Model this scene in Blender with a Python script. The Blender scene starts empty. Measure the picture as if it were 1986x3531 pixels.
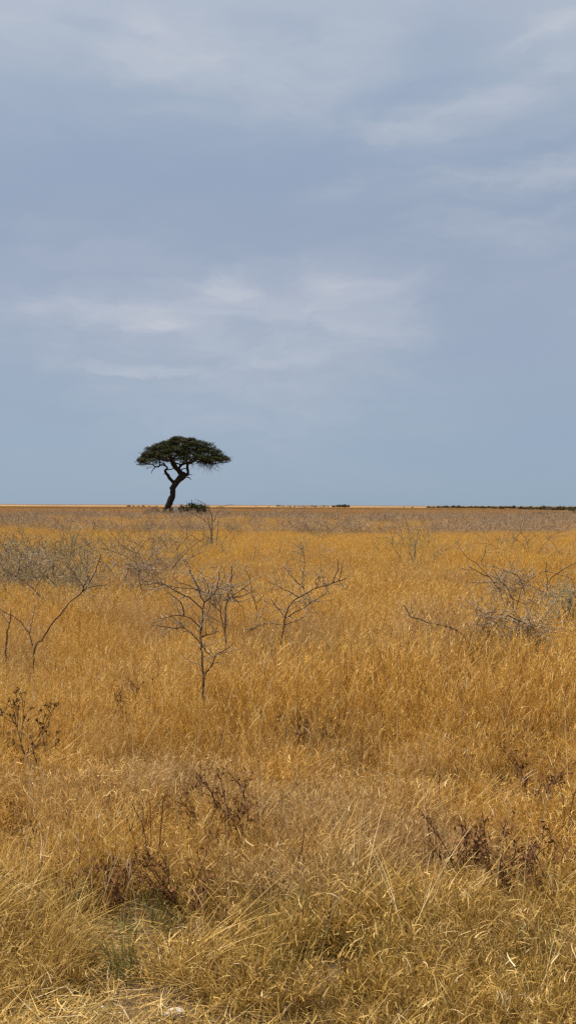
import bpy, math
import numpy as np
from mathutils import Vector, Matrix, Euler

rng = np.random.default_rng(11)
SC = bpy.context.scene
COL = SC.collection
PI = math.pi

# ------------------------------------------------------------------ camera
F = 3593.0                      # focal length in photo pixels (photo 1986 x 3531)
CAMZ = 1.8
pitch = -math.atan(24.5 / F)
cam_data = bpy.data.cameras.new('camera')
cam = bpy.data.objects.new('camera', cam_data)
COL.objects.link(cam)
cam_data.sensor_fit = 'VERTICAL'
cam_data.sensor_height = 24.0
cam_data.lens = 24.0 * F / 3531.0
cam_data.clip_start = 0.05
cam_data.clip_end = 60000
CR = Matrix.Rotation(PI / 2 + pitch, 3, 'X') @ Matrix.Rotation(math.radians(0.23), 3, 'Z')
cam.matrix_world = Matrix.Translation((0, 0, CAMZ)) @ CR.to_4x4()
SC.camera = cam

def ray(px, py):
    return CR @ Vector(((px - 993) / F, (1765.5 - py) / F, -1.0))
def at_z(px, py, z=0.0):
    r = ray(px, py)
    t = (z - CAMZ) / r.z
    return Vector((r.x * t, r.y * t, z))
def at_y(px, py, Y):
    r = ray(px, py)
    t = Y / r.y
    return Vector((r.x * t, Y, CAMZ + r.z * t))

def gh(x, y):
    """ground height: gentle real undulation"""
    return (0.05 * np.sin(x * 0.31 + 1.0) * np.sin(y * 0.23) + 0.025 * np.sin(x * 1.3 + y * 0.7)
            + 0.015 * np.sin(y * 2.1 - x * 0.9)) * np.clip(1.0 - y / 400.0, 0, 1)

# ------------------------------------------------------------------ helpers
def tag(o, label=None, cat=None, group=None, kind=None):
    if label: o['label'] = label
    if cat: o['category'] = cat
    if group: o['group'] = group
    if kind: o['kind'] = kind
    return o

def empty(name, loc, label, cat, group=None, rotz=0, scale=1.0):
    o = bpy.data.objects.new(name, None)
    o.empty_display_size = 0.2
    COL.objects.link(o)
    o.location = loc
    o.rotation_euler = (0, 0, rotz)
    o.scale = (scale,) * 3
    return tag(o, label, cat, group)

def mesh_np(name, V, Fc, mat=None, attrs=None, smooth=False):
    """V (n,3); Fc (m,k) one k for all faces"""
    me = bpy.data.meshes.new(name)
    V = np.asarray(V, np.float32); Fc = np.asarray(Fc, np.int32)
    k = Fc.shape[1]
    me.vertices.add(len(V)); me.vertices.foreach_set('co', V.ravel())
    me.loops.add(Fc.size); me.loops.foreach_set('vertex_index', Fc.ravel())
    me.polygons.add(len(Fc))
    me.polygons.foreach_set('loop_start', np.arange(0, Fc.size, k, dtype=np.int32))
    me.polygons.foreach_set('loop_total', np.full(len(Fc), k, np.int32))
    if attrs:
        for nm, a in attrs.items():
            at = me.attributes.new(nm, 'FLOAT', 'POINT')
            at.data.foreach_set('value', np.asarray(a, np.float32))
    me.update(calc_edges=True)
    if smooth:
        me.polygons.foreach_set('use_smooth', np.ones(len(Fc), bool))
    if mat: me.materials.append(mat)
    return me

def obj(name, me, parent=None, link=True):
    o = bpy.data.objects.new(name, me)
    if link: COL.objects.link(o)
    if parent: o.parent = parent
    return o

def copy_tree(o, parent=None):
    c = o.copy(); COL.objects.link(c); c.parent = parent
    for ch in list(o.children):
        copy_tree(ch, c)
    return c

# ---- materials
def nodes_mat(name):
    m = bpy.data.materials.new(name); m.use_nodes = True
    nt = m.node_tree; nt.nodes.clear()
    return m, nt
def N(nt, t, **kw):
    n = nt.nodes.new(t)
    for k, v in kw.items(): setattr(n, k, v)
    return n
def L(nt, a, b): nt.links.new(a, b)
def MATH(nt, op, a, b=None, c=None, clamp=False):
    n = nt.nodes.new('ShaderNodeMath'); n.operation = op; n.use_clamp = clamp
    for i, v in enumerate((a, b, c)):
        if v is None: continue
        if isinstance(v, (int, float)): n.inputs[i].default_value = v
        else: nt.links.new(v, n.inputs[i])
    return n.outputs[0]
def MIX(nt, fac, a, b, mode='MIX'):
    n = nt.nodes.new('ShaderNodeMix'); n.data_type = 'RGBA'; n.blend_type = mode
    for s, v in ((n.inputs[0], fac), (n.inputs[6], a), (n.inputs[7], b)):
        if isinstance(v, (int, float)): s.default_value = v
        elif isinstance(v, tuple): s.default_value = (*v, 1.0)
        else: nt.links.new(v, s)
    return n.outputs[2]
def RAMP(nt, fac, stops, interp='LINEAR'):
    n = nt.nodes.new('ShaderNodeValToRGB'); n.color_ramp.interpolation = interp
    els = n.color_ramp.elements
    while len(els) > 1: els.remove(els[-1])
    for i, (p, c) in enumerate(stops):
        e = els[0] if i == 0 else els.new(p)
        e.position = p
        e.color = (*c, 1.0) if isinstance(c, tuple) else (c, c, c, 1.0)
    nt.links.new(fac, n.inputs[0])
    return n.outputs[0]
def NOISE(nt, vec, scale, detail=3, rough=0.55, dist=0.0):
    n = nt.nodes.new('ShaderNodeTexNoise')
    n.inputs['Scale'].default_value = scale; n.inputs['Detail'].default_value = detail
    n.inputs['Roughness'].default_value = rough; n.inputs['Distortion'].default_value = dist
    if vec is not None: nt.links.new(vec, n.inputs['Vector'])
    return n.outputs['Fac']
def MAPR(nt, v, a, b, c=0.0, d=1.0):
    n = nt.nodes.new('ShaderNodeMapRange'); n.clamp = True
    for i, x in enumerate((None, a, b, c, d)):
        if x is not None: n.inputs[i].default_value = x
    nt.links.new(v, n.inputs[0])
    return n.outputs[0]

def blade_shader(nt, color, transl=0.3, rough=0.55, spec=0.25):
    pb = N(nt, 'ShaderNodeBsdfPrincipled'); pb.inputs['Roughness'].default_value = rough
    pb.inputs['Specular IOR Level'].default_value = spec
    tr = N(nt, 'ShaderNodeBsdfTranslucent')
    mx = N(nt, 'ShaderNodeMixShader'); mx.inputs[0].default_value = transl
    out = N(nt, 'ShaderNodeOutputMaterial')
    L(nt, color, pb.inputs['Base Color']); L(nt, color, tr.inputs['Color'])
    L(nt, pb.outputs[0], mx.inputs[1]); L(nt, tr.outputs[0], mx.inputs[2]); L(nt, mx.outputs[0], out.inputs[0])

def grass_material(name, kind):
    m, nt = nodes_mat(name)
    geo = N(nt, 'ShaderNodeNewGeometry'); pos = geo.outputs['Position']
    att = N(nt, 'ShaderNodeAttribute', attribute_name='c'); c = att.outputs['Fac']
    oi = N(nt, 'ShaderNodeObjectInfo'); r = oi.outputs['Random']
    sep = N(nt, 'ShaderNodeSeparateXYZ'); L(nt, pos, sep.inputs[0])
    v = MATH(nt, 'ADD', MATH(nt, 'MULTIPLY', c, 0.82), MATH(nt, 'MULTIPLY', r, 0.18))
    v = MATH(nt, 'ADD', MATH(nt, 'MULTIPLY', v, MAPR(nt, sep.outputs['Y'], 7, 40, 1.0, 0.30)), MAPR(nt, sep.outputs['Y'], 7, 40, 0.0, 0.36))
    golden = RAMP(nt, v, [(0.0, (0.075, 0.030, 0.008)), (0.20, (0.25, 0.112, 0.022)), (0.5, (0.57, 0.322, 0.060)),
                          (0.75, (0.73, 0.455, 0.112)), (0.92, (0.84, 0.66, 0.32)), (1.0, (0.90, 0.79, 0.53))])
    olive = RAMP(nt, v, [(0.0, (0.035, 0.018, 0.006)), (0.3, (0.165, 0.112, 0.026)), (0.6, (0.40, 0.265, 0.060)),
                         (0.85, (0.66, 0.475, 0.180)), (1.0, (0.85, 0.73, 0.47))])
    greyb = RAMP(nt, v, [(0.0, (0.10, 0.055, 0.030)), (0.5, (0.46, 0.29, 0.12)), (1.0, (0.72, 0.55, 0.31))])
    green = RAMP(nt, v, [(0.0, (0.03, 0.045, 0.012)), (0.5, (0.12, 0.14, 0.035)), (1.0, (0.30, 0.30, 0.10))])
    if kind == 'green':
        col = green
    else:
        n1 = NOISE(nt, pos, 0.28, 3)
        n2 = NOISE(nt, pos, 1.1, 3)
        col = MIX(nt, MAPR(nt, MATH(nt, 'ADD', MATH(nt, 'MULTIPLY', n1, 0.6), MATH(nt, 'MULTIPLY', n2, 0.4)), 0.48, 0.60, 0, 0.8), golden, greyb)
        # rusty patches
        n3 = NOISE(nt, pos, 0.55, 3, 0.6)
        col = MIX(nt, MAPR(nt, n3, 0.56, 0.70, 0, 0.45), col, (0.33, 0.15, 0.035))
        # olive green foreground by the track
        yy = MATH(nt, 'ADD', sep.outputs['Y'], MATH(nt, 'MULTIPLY', n2, 2.4))
        f_ol = MAPR(nt, yy, 4.9, 6.0, 0.55, 0.0)
        if kind == 'short': f_ol = MAPR(nt, yy, 5.0, 6.6, 0.62, 0.05)
        col = MIX(nt, f_ol, col, olive)
        n4 = NOISE(nt, pos, 2.3, 2)
        fg = MATH(nt, 'MULTIPLY', MAPR(nt, n4, 0.60, 0.70, 0, 0.5), MAPR(nt, yy, 5.0, 6.0, 1, 0))
        col = MIX(nt, fg, col, green)
        # more saturated golden stand farther out
        fgold = MATH(nt, 'MULTIPLY', MAPR(nt, sep.outputs['Y'], 16, 34, 0, 0.55), MAPR(nt, n1, 0.35, 0.6, 1.0, 0.3))
        col = MIX(nt, fgold, col, RAMP(nt, v, [(0, (0.36, 0.19, 0.04)), (0.5, (0.60, 0.365, 0.066)), (1, (0.82, 0.58, 0.22))]))
        mp = N(nt, 'ShaderNodeMapping'); mp.inputs['Scale'].default_value = (0.0028, 0.013, 1); L(nt, pos, mp.inputs[0])
        fb_ = NOISE(nt, mp.outputs[0], 1.0, 5, 0.65)
        farc = RAMP(nt, fb_, [(0.30, (0.46, 0.30, 0.155)), (0.46, (0.36, 0.21, 0.090)), (0.56, (0.24, 0.13, 0.050)), (0.66, (0.10, 0.065, 0.028))])
        col = MIX(nt, MAPR(nt, sep.outputs['Y'], 120, 190, 0, 0.85), col, farc)
    blade_shader(nt, col)
    return m

M_GRASS = grass_material('dry_grass', 'tall')
M_SHORT = grass_material('short_grass', 'short')
M_GREEN = grass_material('green_grass', 'green')

def simple_mat(name, c0, c1, scale, rough=0.9, bump=0.0, spec=0.2, use_random=False, c2=None, transl=0.0):
    m, nt = nodes_mat(name)
    tc = N(nt, 'ShaderNodeTexCoord')
    n = NOISE(nt, tc.outputs['Object'], scale, 5, 0.6)
    f = MAPR(nt, n, 0.34, 0.66)
    col = MIX(nt, f, c0, c1)
    if use_random:
        oi = N(nt, 'ShaderNodeObjectInfo'); col = MIX(nt, MATH(nt, 'MULTIPLY', oi.outputs['Random'], 0.55), col, use_random)
    if c2:
        n2 = NOISE(nt, tc.outputs['Object'], scale * 0.23, 2)
        col = MIX(nt, MAPR(nt, n2, 0.5, 0.62), col, c2)
    if transl:
        blade_shader(nt, col, transl, rough, spec); return m
    pb = N(nt, 'ShaderNodeBsdfPrincipled'); pb.inputs['Roughness'].default_value = rough
    pb.inputs['Specular IOR Level'].default_value = spec
    L(nt, col, pb.inputs['Base Color'])
    if bump:
        b = N(nt, 'ShaderNodeBump'); b.inputs['Strength'].default_value = bump
        L(nt, n, b.inputs['Height']); L(nt, b.outputs[0], pb.inputs['Normal'])
    out = N(nt, 'ShaderNodeOutputMaterial'); L(nt, pb.outputs[0], out.inputs[0])
    return m

M_BARK = simple_mat('acacia_bark', (0.012, 0.009, 0.007), (0.050, 0.037, 0.028), 3.0, 0.95, 0.6)
M_LIMB = simple_mat('acacia_limb', (0.012, 0.009, 0.007), (0.035, 0.026, 0.020), 4.0, 0.95, 0.3)
M_LEAF = simple_mat('acacia_leaf', (0.012, 0.018, 0.002), (0.048, 0.058, 0.005), 0.9, 0.8, c2=(0.040, 0.028, 0.010), transl=0.04)
M_BUSH = simple_mat('bush_leaf', (0.035, 0.052, 0.010), (0.12, 0.135, 0.030), 2.2, 0.7, transl=0.2)
M_FARBUSH = simple_mat('far_bush_leaf', (0.030, 0.030, 0.012), (0.070, 0.062, 0.022), 0.8, 0.8, transl=0.1)
M_STEM = simple_mat('shrub_stem', (0.062, 0.034, 0.017), (0.15, 0.088, 0.045), 6.0, 0.9)
M_TWIG = simple_mat('shrub_twig', (0.15, 0.105, 0.062), (0.40, 0.30, 0.19), 5.0, 0.9)
M_TWIGO = simple_mat('shrub_twig_olive', (0.13, 0.115, 0.06), (0.30, 0.27, 0.15), 5.0, 0.9)
M_THORN = simple_mat('shrub_thorn', (0.11, 0.075, 0.048), (0.55, 0.46, 0.36), 9.0, 0.8)
M_BRUSH = simple_mat('brush_twig', (0.20, 0.140, 0.092), (0.44, 0.335, 0.235), 1.0, 0.9, use_random=(0.40, 0.27, 0.145))
M_WEED = simple_mat('weed_stem', (0.070, 0.030, 0.012), (0.17, 0.08, 0.032), 9.0, 0.9)
M_WLEAF = simple_mat('weed_leaf', (0.05, 0.020, 0.008), (0.24, 0.11, 0.04), 14.0, 0.85, transl=0.1)
M_HEAD = simple_mat('seed_head', (0.020, 0.010, 0.007), (0.06, 0.028, 0.016), 20.0, 0.9)
M_STALK = simple_mat('pale_stalk', (0.48, 0.32, 0.14), (0.78, 0.62, 0.36), 6.0, 0.7, transl=0.15)
M_STONE = simple_mat('pale_stone', (0.36, 0.33, 0.29), (0.66, 0.63, 0.58), 9.0, 0.95, 0.6)
M_ROCK = simple_mat('grey_rock', (0.10, 0.09, 0.085), (0.26, 0.235, 0.22), 0.4, 0.95, 0.4)
M_MOUND = simple_mat('termite_earth', (0.08, 0.036, 0.016), (0.15, 0.070, 0.030), 3.0, 0.95, 0.5)

# ------------------------------------------------------------------ ground
def ground_mat():
    m, nt = nodes_mat('savanna_ground')
    geo = N(nt, 'ShaderNodeNewGeometry'); pos = geo.outputs['Position']
    sep = N(nt, 'ShaderNodeSeparateXYZ'); L(nt, pos, sep.inputs[0])
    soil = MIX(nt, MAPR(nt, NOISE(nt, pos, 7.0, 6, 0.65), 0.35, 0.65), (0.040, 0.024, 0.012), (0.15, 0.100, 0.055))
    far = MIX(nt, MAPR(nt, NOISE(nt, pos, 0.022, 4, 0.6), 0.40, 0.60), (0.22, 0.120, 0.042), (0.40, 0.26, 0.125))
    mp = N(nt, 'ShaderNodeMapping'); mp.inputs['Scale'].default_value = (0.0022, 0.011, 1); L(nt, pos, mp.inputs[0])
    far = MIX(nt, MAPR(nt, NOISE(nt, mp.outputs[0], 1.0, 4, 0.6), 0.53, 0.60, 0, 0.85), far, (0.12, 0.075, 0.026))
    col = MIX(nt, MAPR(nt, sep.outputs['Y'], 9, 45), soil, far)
    pb = N(nt, 'ShaderNodeBsdfPrincipled'); pb.inputs['Roughness'].default_value = 1.0
    pb.inputs['Specular IOR Level'].default_value = 0.05
    L(nt, col, pb.inputs['Base Color'])
    b = N(nt, 'ShaderNodeBump'); b.inputs['Strength'].default_value = 0.5; b.inputs['Distance'].default_value = 0.03
    L(nt, NOISE(nt, pos, 16, 5), b.inputs['Height']); L(nt, b.outputs[0], pb.inputs['Normal'])
    out = N(nt, 'ShaderNodeOutputMaterial'); L(nt, pb.outputs[0], out.inputs[0])
    return m

def grid_mesh(name, xs, ys, zf, mat):
    X, Y = np.meshgrid(xs, ys); Z = zf(X, Y)
    V = np.stack([X, Y, Z], -1).reshape(-1, 3)
    nx, ny = len(xs), len(ys)
    i = np.arange(nx - 1)[None, :] + nx * np.arange(ny - 1)[:, None]
    i = i.ravel()
    return mesh_np(name, V, np.stack([i, i + 1, i + nx + 1, i + nx], 1), mat, smooth=True)

def spaced(lim, n, p=3.0):
    t = np.linspace(-1, 1, n)
    return np.sign(t) * (np.abs(t) ** p) * lim
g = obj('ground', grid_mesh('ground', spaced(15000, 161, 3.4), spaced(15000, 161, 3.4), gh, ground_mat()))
tag(g, kind='structure')
# the pale salt pan along the horizon
def pan_mat():
    m, nt = nodes_mat('salt_pan')
    geo = N(nt, 'ShaderNodeNewGeometry')
    col = MIX(nt, MAPR(nt, NOISE(nt, geo.outputs['Position'], 0.004, 4, 0.6), 0.4, 0.6), (0.12, 0.092, 0.076), (0.19, 0.150, 0.128))
    pb = N(nt, 'ShaderNodeBsdfPrincipled'); pb.inputs['Roughness'].default_value = 1.0
    pb.inputs['Specular IOR Level'].default_value = 0.0
    L(nt, col, pb.inputs['Base Color'])
    out = N(nt, 'ShaderNodeOutputMaterial'); L(nt, pb.outputs[0], out.inputs[0])
    return m
th = np.linspace(0.15, PI - 0.15, 240)
rings = []
rad0 = 1500 + 160 * np.sin(th * 17) + 90 * np.sin(th * 41 + 1) + 60 * np.sin(th * 83)
for k, (rr, zz) in enumerate(((rad0, -0.3), (rad0 + 60, 0.22), (np.full_like(th, 3000.), 0.30), (np.full_like(th, 14000.), 0.6))):
    rings.append(np.stack([rr * np.cos(th), rr * np.sin(th), np.full_like(th, zz)], 1))
V = np.concatenate(rings); n = len(th)
Fc = [(a * n + i, a * n + i + 1, (a + 1) * n + i + 1, (a + 1) * n + i) for a in range(3) for i in range(n - 1)]
tag(obj('salt_pan', mesh_np('salt_pan', V, Fc, pan_mat(), smooth=True)), kind='structure')

# ------------------------------------------------------------------ grass blades
def blades(root, phi, L_, th0, th1, width, seg, dphi=0.0, power=1.0, face=None, c=None, taper=0.85):
    """curved ribbons. all args arrays of n"""
    n = len(L_)
    t = np.linspace(0, 1, seg + 1)
    th = th0[:, None] + th1[:, None] * (t[None, :] ** power)
    ph = phi[:, None] + (np.zeros(n) + dphi)[:, None] * t[None, :]
    d = np.stack([np.sin(th) * np.cos(ph), np.sin(th) * np.sin(ph), np.cos(th)], -1)
    step = (L_ / seg)[:, None, None]
    P = np.zeros((n, seg + 1, 3)); P[:, 0] = root
    P[:, 1:] = root[:, None, :] + np.cumsum((d[:, :-1] + d[:, 1:]) * 0.5 * step, 1)
    if face is None: face = rng.uniform(0, 2 * PI, n)
    s = np.stack([np.cos(face), np.sin(face), np.zeros(n)], -1)
    w = (width[:, None] * (1 - taper * t[None, :] ** 1.5))[:, :, None] * 0.5
    A = P - s[:, None, :] * w; B = P + s[:, None, :] * w
    V = np.stack([A, B], 2).reshape(-1, 3)
    base = (np.arange(n) * (seg + 1) * 2)[:, None] + (np.arange(seg) * 2)[None, :]
    base = base.ravel()
    Fc = np.stack([base, base + 1, base + 3, base + 2], 1)
    if c is None: c = rng.uniform(0, 1, n)
    C = np.repeat(c, (seg + 1) * 2)
    return V, Fc, C, P

def join(parts):
    Vs, Fs, Cs, o = [], [], [], 0
    for V, Fc, C in parts:
        Vs.append(V); Fs.append(Fc + o); Cs.append(C); o += len(V)
    return np.concatenate(Vs), np.concatenate(Fs), np.concatenate(Cs)

def U(a, b, n): return rng.uniform(a, b, n)

def proto_tall(mat, n=26, rad=0.13, h=(0.32, 0.62), w=0.0040, leaves=66, lean=0.16, heads=0.4):
    r = rad * np.sqrt(U(0, 1, n)); a = U(0, 2 * PI, n)
    root = np.stack([r * np.cos(a), r * np.sin(a), np.full(n, -0.03)], 1)
    Lc = U(*h, n)
    phi = a + rng.normal(0, 0.9, n)
    cc = np.clip(rng.normal(0.42, 0.27, n), 0, 1)
    V, Fc, C, P = blades(root, phi, Lc, np.abs(rng.normal(0, lean, n)), U(0.03, 0.5, n), U(0.6, 1.1, n) * w, 5, 0, 1.7, c=cc)
    parts = [(V, Fc, C)]
    # leaves off the culms
    k = rng.integers(0, n, leaves); j = rng.integers(0, 5, leaves)
    f = U(0, 1, leaves)[:, None]
    rt = P[k, j] * (1 - f) + P[k, j + 1] * f
    cl = np.clip(rng.normal(0.55, 0.32, leaves), 0, 1)
    V, Fc, C, _ = blades(rt, U(0, 2 * PI, leaves), U(0.05, 0.20, leaves), U(0.02, 0.6, leaves), U(0.1, 1.5, leaves),
                         U(0.6, 1.2, leaves) * w, 4, rng.normal(0, 0.6, leaves), 1.0, c=cl)
    parts.append((V, Fc, C))
    m = int(n * heads)
    if m:
        k = np.repeat(rng.integers(0, n, m), 9); q = len(k)
        f = U(0.0, 1, q)[:, None]
        rt = P[k, 4] * (1 - f) + P[k, 5] * f
        V, Fc, C, _ = blades(rt, U(0, 2 * PI, q), U(0.012, 0.04, q), U(0.2, 1.0, q), U(0.0, 0.8, q),
                             U(0.8, 1.4, q) * w, 2, c=np.clip(rng.normal(0.6, 0.2, q), 0, 1))
        parts.append((V, Fc, C))
    V, Fc, C = join(parts)
    return mesh_np('grass_tuft', V, Fc, mat, {'c': C})

def proto_short(mat, n=90, rad=0.11, h=(0.08, 0.24), w=0.0036, sub=260):
    r = rad * np.sqrt(U(0, 1, n)); a = U(0, 2 * PI, n)
    root = np.stack([r * np.cos(a), r * np.sin(a), np.full(n, -0.02)], 1)
    phi = a + rng.normal(0, 0.8, n)
    V, Fc, C, P = blades(root, phi, U(*h, n), np.abs(rng.normal(0.15, 0.3, n)), U(0.1, 1.0, n), U(0.6, 1.1, n) * w, 4,
                         rng.normal(0, 0.5, n), 1.3, c=np.clip(rng.normal(0.38, 0.28, n), 0, 1))
    parts = [(V, Fc, C)]
    k = rng.integers(0, n, sub); j = rng.integers(0, 4, sub); f = U(0, 1, sub)[:, None]
    rt = P[k, j] * (1 - f) + P[k, j + 1] * f
    V, Fc, C, _ = blades(rt, U(0, 2 * PI, sub), U(0.02, 0.07, sub), U(0.2, 1.3, sub), U(0.0, 1.3, sub),
                         U(0.9, 1.5, sub) * w, 3, rng.normal(0, 1.0, sub), 1.0, c=np.clip(rng.normal(0.5, 0.28, sub), 0, 1))
    parts.append((V, Fc, C))
    V, Fc, C = join(parts)
    return mesh_np('short_tuft', V, Fc, mat, {'c': C})

def proto_flat(mat, n=60):
    """bundle of long bent-over straw lying along one direction"""
    root = np.stack([U(-0.12, 0.12, n), U(-0.12, 0.12, n), U(0.0, 0.06, n)], 1)
    V, Fc, C, P = blades(root, rng.normal(0, 0.35, n), U(0.25, 0.55, n), U(0.5, 1.25, n), U(0.2, 0.8, n), U(0.003, 0.0055, n), 6,
                         rng.normal(0, 0.5, n), 1.0, c=np.clip(rng.normal(0.62, 0.24, n), 0, 1))
    return mesh_np('lodged_straw', V, Fc, mat, {'c': C})

def proto_litter(mat, n=170):
    r = 0.28 * np.sqrt(U(0, 1, n)); a = U(0, 2 * PI, n)
    root = np.stack([r * np.cos(a), r * np.sin(a), U(0.0, 0.035, n)], 1)
    V, Fc, C, P = blades(root, U(0, 2 * PI, n), U(0.03, 0.14, n), U(1.25, 1.6, n), U(-0.15, 0.3, n), U(0.002, 0.0045, n), 3,
                         rng.normal(0, 0.5, n), 1.0, c=np.clip(rng.normal(0.55, 0.3, n), 0, 1))
    return mesh_np('straw_litter', V, Fc, mat, {'c': C})

def proto_far(mat, n, rad, h, w):
    r = rad * np.sqrt(U(0, 1, n)); a = U(0, 2 * PI, n)
    root = np.stack([r * np.cos(a), r * np.sin(a), np.full(n, -0.05)], 1)
    V, Fc, C, P = blades(root, U(0, 2 * PI, n), U(*h, n), np.abs(rng.normal(0, 0.2, n)), U(0.1, 0.9, n), U(0.6, 1.3, n) * w, 3,
                         0, 1.5, c=np.clip(rng.normal(0.5, 0.3, n), 0, 1))
    return mesh_np('grass_patch', V, Fc, mat, {'c': C})

def scatter(name, pts, rot, scl, idx, protos, label, cat):
    """one object: geometry nodes put the given plant meshes on the points"""
    coll = bpy.data.collections.new(name + '_plants')
    for i, me in enumerate(protos):
        o = bpy.data.objects.new('%s_plant.%03d' % (name, i + 1), me)
        coll.objects.link(o)
    me = bpy.data.meshes.new(name)
    n = len(pts)
    me.vertices.add(n); me.vertices.foreach_set('co', np.asarray(pts, np.float32).ravel())
    for nm, a in (('rot', rot), ('scl', scl)):
        at = me.attributes.new(nm, 'FLOAT_VECTOR', 'POINT'); at.data.foreach_set('vector', np.asarray(a, np.float32).ravel())
    at = me.attributes.new('idx', 'INT', 'POINT'); at.data.foreach_set('value', np.asarray(idx, np.int32))
    me.update()
    o = obj(name, me)
    ng = bpy.data.node_groups.new(name + '_nodes', 'GeometryNodeTree')
    ng.interface.new_socket('Geometry', in_out='INPUT', socket_type='NodeSocketGeometry')
    ng.interface.new_socket('Geometry', in_out='OUTPUT', socket_type='NodeSocketGeometry')
    gi = ng.nodes.new('NodeGroupInput'); go = ng.nodes.new('NodeGroupOutput')
    ci = ng.nodes.new('GeometryNodeCollectionInfo'); ci.inputs['Collection'].default_value = coll
    ci.inputs['Separate Children'].default_value = True; ci.inputs['Reset Children'].default_value = True
    ip = ng.nodes.new('GeometryNodeInstanceOnPoints'); ip.inputs['Pick Instance'].default_value = True
    def named(nm, ty):
        a = ng.nodes.new('GeometryNodeInputNamedAttribute'); a.data_type = ty; a.inputs['Name'].default_value = nm
        return a.outputs['Attribute']
    ng.links.new(gi.outputs[0], ip.inputs['Points']); ng.links.new(ci.outputs[0], ip.inputs['Instance'])
    ng.links.new(named('idx', 'INT'), ip.inputs['Instance Index'])
    er = ng.nodes.new('FunctionNodeEulerToRotation'); ng.links.new(named('rot', 'FLOAT_VECTOR'), er.inputs[0])
    ng.links.new(er.outputs[0], ip.inputs['Rotation']); ng.links.new(named('scl', 'FLOAT_VECTOR'), ip.inputs['Scale'])
    ng.links.new(ip.outputs[0], go.inputs[0])
    md = o.modifiers.new('plants', 'NODES'); md.node_group = ng
    return tag(o, label, cat, kind='stuff')

def vnoise(x, y, s, seed):
    """smooth value noise 0..1"""
    r = np.random.default_rng(seed); T = r.random((64, 64))
    x = x / s + 1000; y = y / s + 1000
    xi = np.floor(x).astype(int); yi = np.floor(y).astype(int); fx = x - xi; fy = y - yi
    fx = fx * fx * (3 - 2 * fx); fy = fy * fy * (3 - 2 * fy)
    g_ = lambda a, b: T[a % 64, b % 64]
    return (g_(xi, yi) * (1 - fx) + g_(xi + 1, yi) * fx) * (1 - fy) + (g_(xi, yi + 1) * (1 - fx) + g_(xi + 1, yi + 1) * fx) * fy

def field(y0, y1, dens, wid=0.36, pad=1.2):
    """random points over the seen wedge (with side margin)"""
    n_try = int(dens * ((y1 - y0) * 2 * (wid * y1 + pad)))
    y = U(y0, y1, n_try); x = U(-1, 1, n_try) * (wid * y1 + pad)
    k = np.abs(x) < wid * y + pad
    return x[k], y[k]

def rots(n, tilt=0.12):
    return np.stack([rng.normal(0, tilt, n), rng.normal(0, tilt, n), U(0, 2 * PI, n)], 1)

tall = [proto_tall(M_GRASS) for _ in range(5)] + [proto_tall(M_GRASS, 22, 0.16, (0.25, 0.5), 0.0046, 90, 0.35, 0.3) for _ in range(4)] \
     + [proto_tall(M_GRASS, 30, 0.10, (0.4, 0.70), 0.0034, 40, 0.12, 0.6) for _ in range(3)]
X, Y, R_, S, I = [], [], [], [], []
def add_zone(x, y, s, tilt, nproto, off=0):
    n_ = len(x); X.append(x); Y.append(y); R_.append(rots(n_, tilt)); S.append(s); I.append(rng.integers(off, off + nproto, n_))

# near and middle tall grass
x, y = field(4.4, 14, 80)
h = vnoise(x, y, 1.6, 3) * 0.6 + vnoise(x, y, 0.5, 4) * 0.4
keep = U(0, 1, len(x)) < np.clip(0.35 + 1.3 * h, 0, 1) * np.clip((y + 1.6 * (h - 0.5) - 4.7) / 1.4, 0.0, 1)
x, y, h = x[keep], y[keep], h[keep]
ramp_h = np.clip((y - 4.4) / 3.0, 0.55, 1)
add_zone(x, y, (0.40 + 1.15 * h) * ramp_h * U(0.8, 1.15, len(x)), 0.13, 12)
mid = [proto_tall(M_GRASS, 56, 0.3, (0.32, 0.62), 0.0070, 110, 0.22, 0.35) for _ in range(6)]
x, y = field(14, 42, 11)
h = vnoise(x, y, 2.3, 5) * 0.5 + vnoise(x, y, 0.8, 6) * 0.5
keep = U(0, 1, len(x)) < np.clip(0.4 + 1.1 * h, 0, 1); x, y, h = x[keep], y[keep], h[keep]
add_zone(x, y, (0.75 + 0.5 * h) * U(0.8, 1.15, len(x)), 0.12, 6, 12)
far1 = [proto_far(M_GRASS, 420, 1.0, (0.3, 0.6), 0.010) for _ in range(5)]
x, y = field(38, 150, 0.75)
h = vnoise(x, y, 5, 7)
add_zone(x, y, (0.75 + 0.5 * h) * U(0.85, 1.15, len(x)), 0.03, 5, 18)
far2 = [proto_far(M_GRASS, 420, 2.6, (0.3, 0.6), 0.022) for _ in range(4)]
x, y = field(140, 650, 0.06)
add_zone(x, y, U(0.7, 1.15, len(x)), 0.01, 4, 23)
x = np.concatenate(X); y = np.concatenate(Y); s = np.concatenate(S)
pts = np.stack([x, y, gh(x, y)], 1)
scatter('dry_grass', pts, np.concatenate(R_), np.repeat(s[:, None], 3, 1), np.concatenate(I), tall + mid + far1 + far2,
        'golden dry grass covering the whole plain', 'grass')

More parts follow.
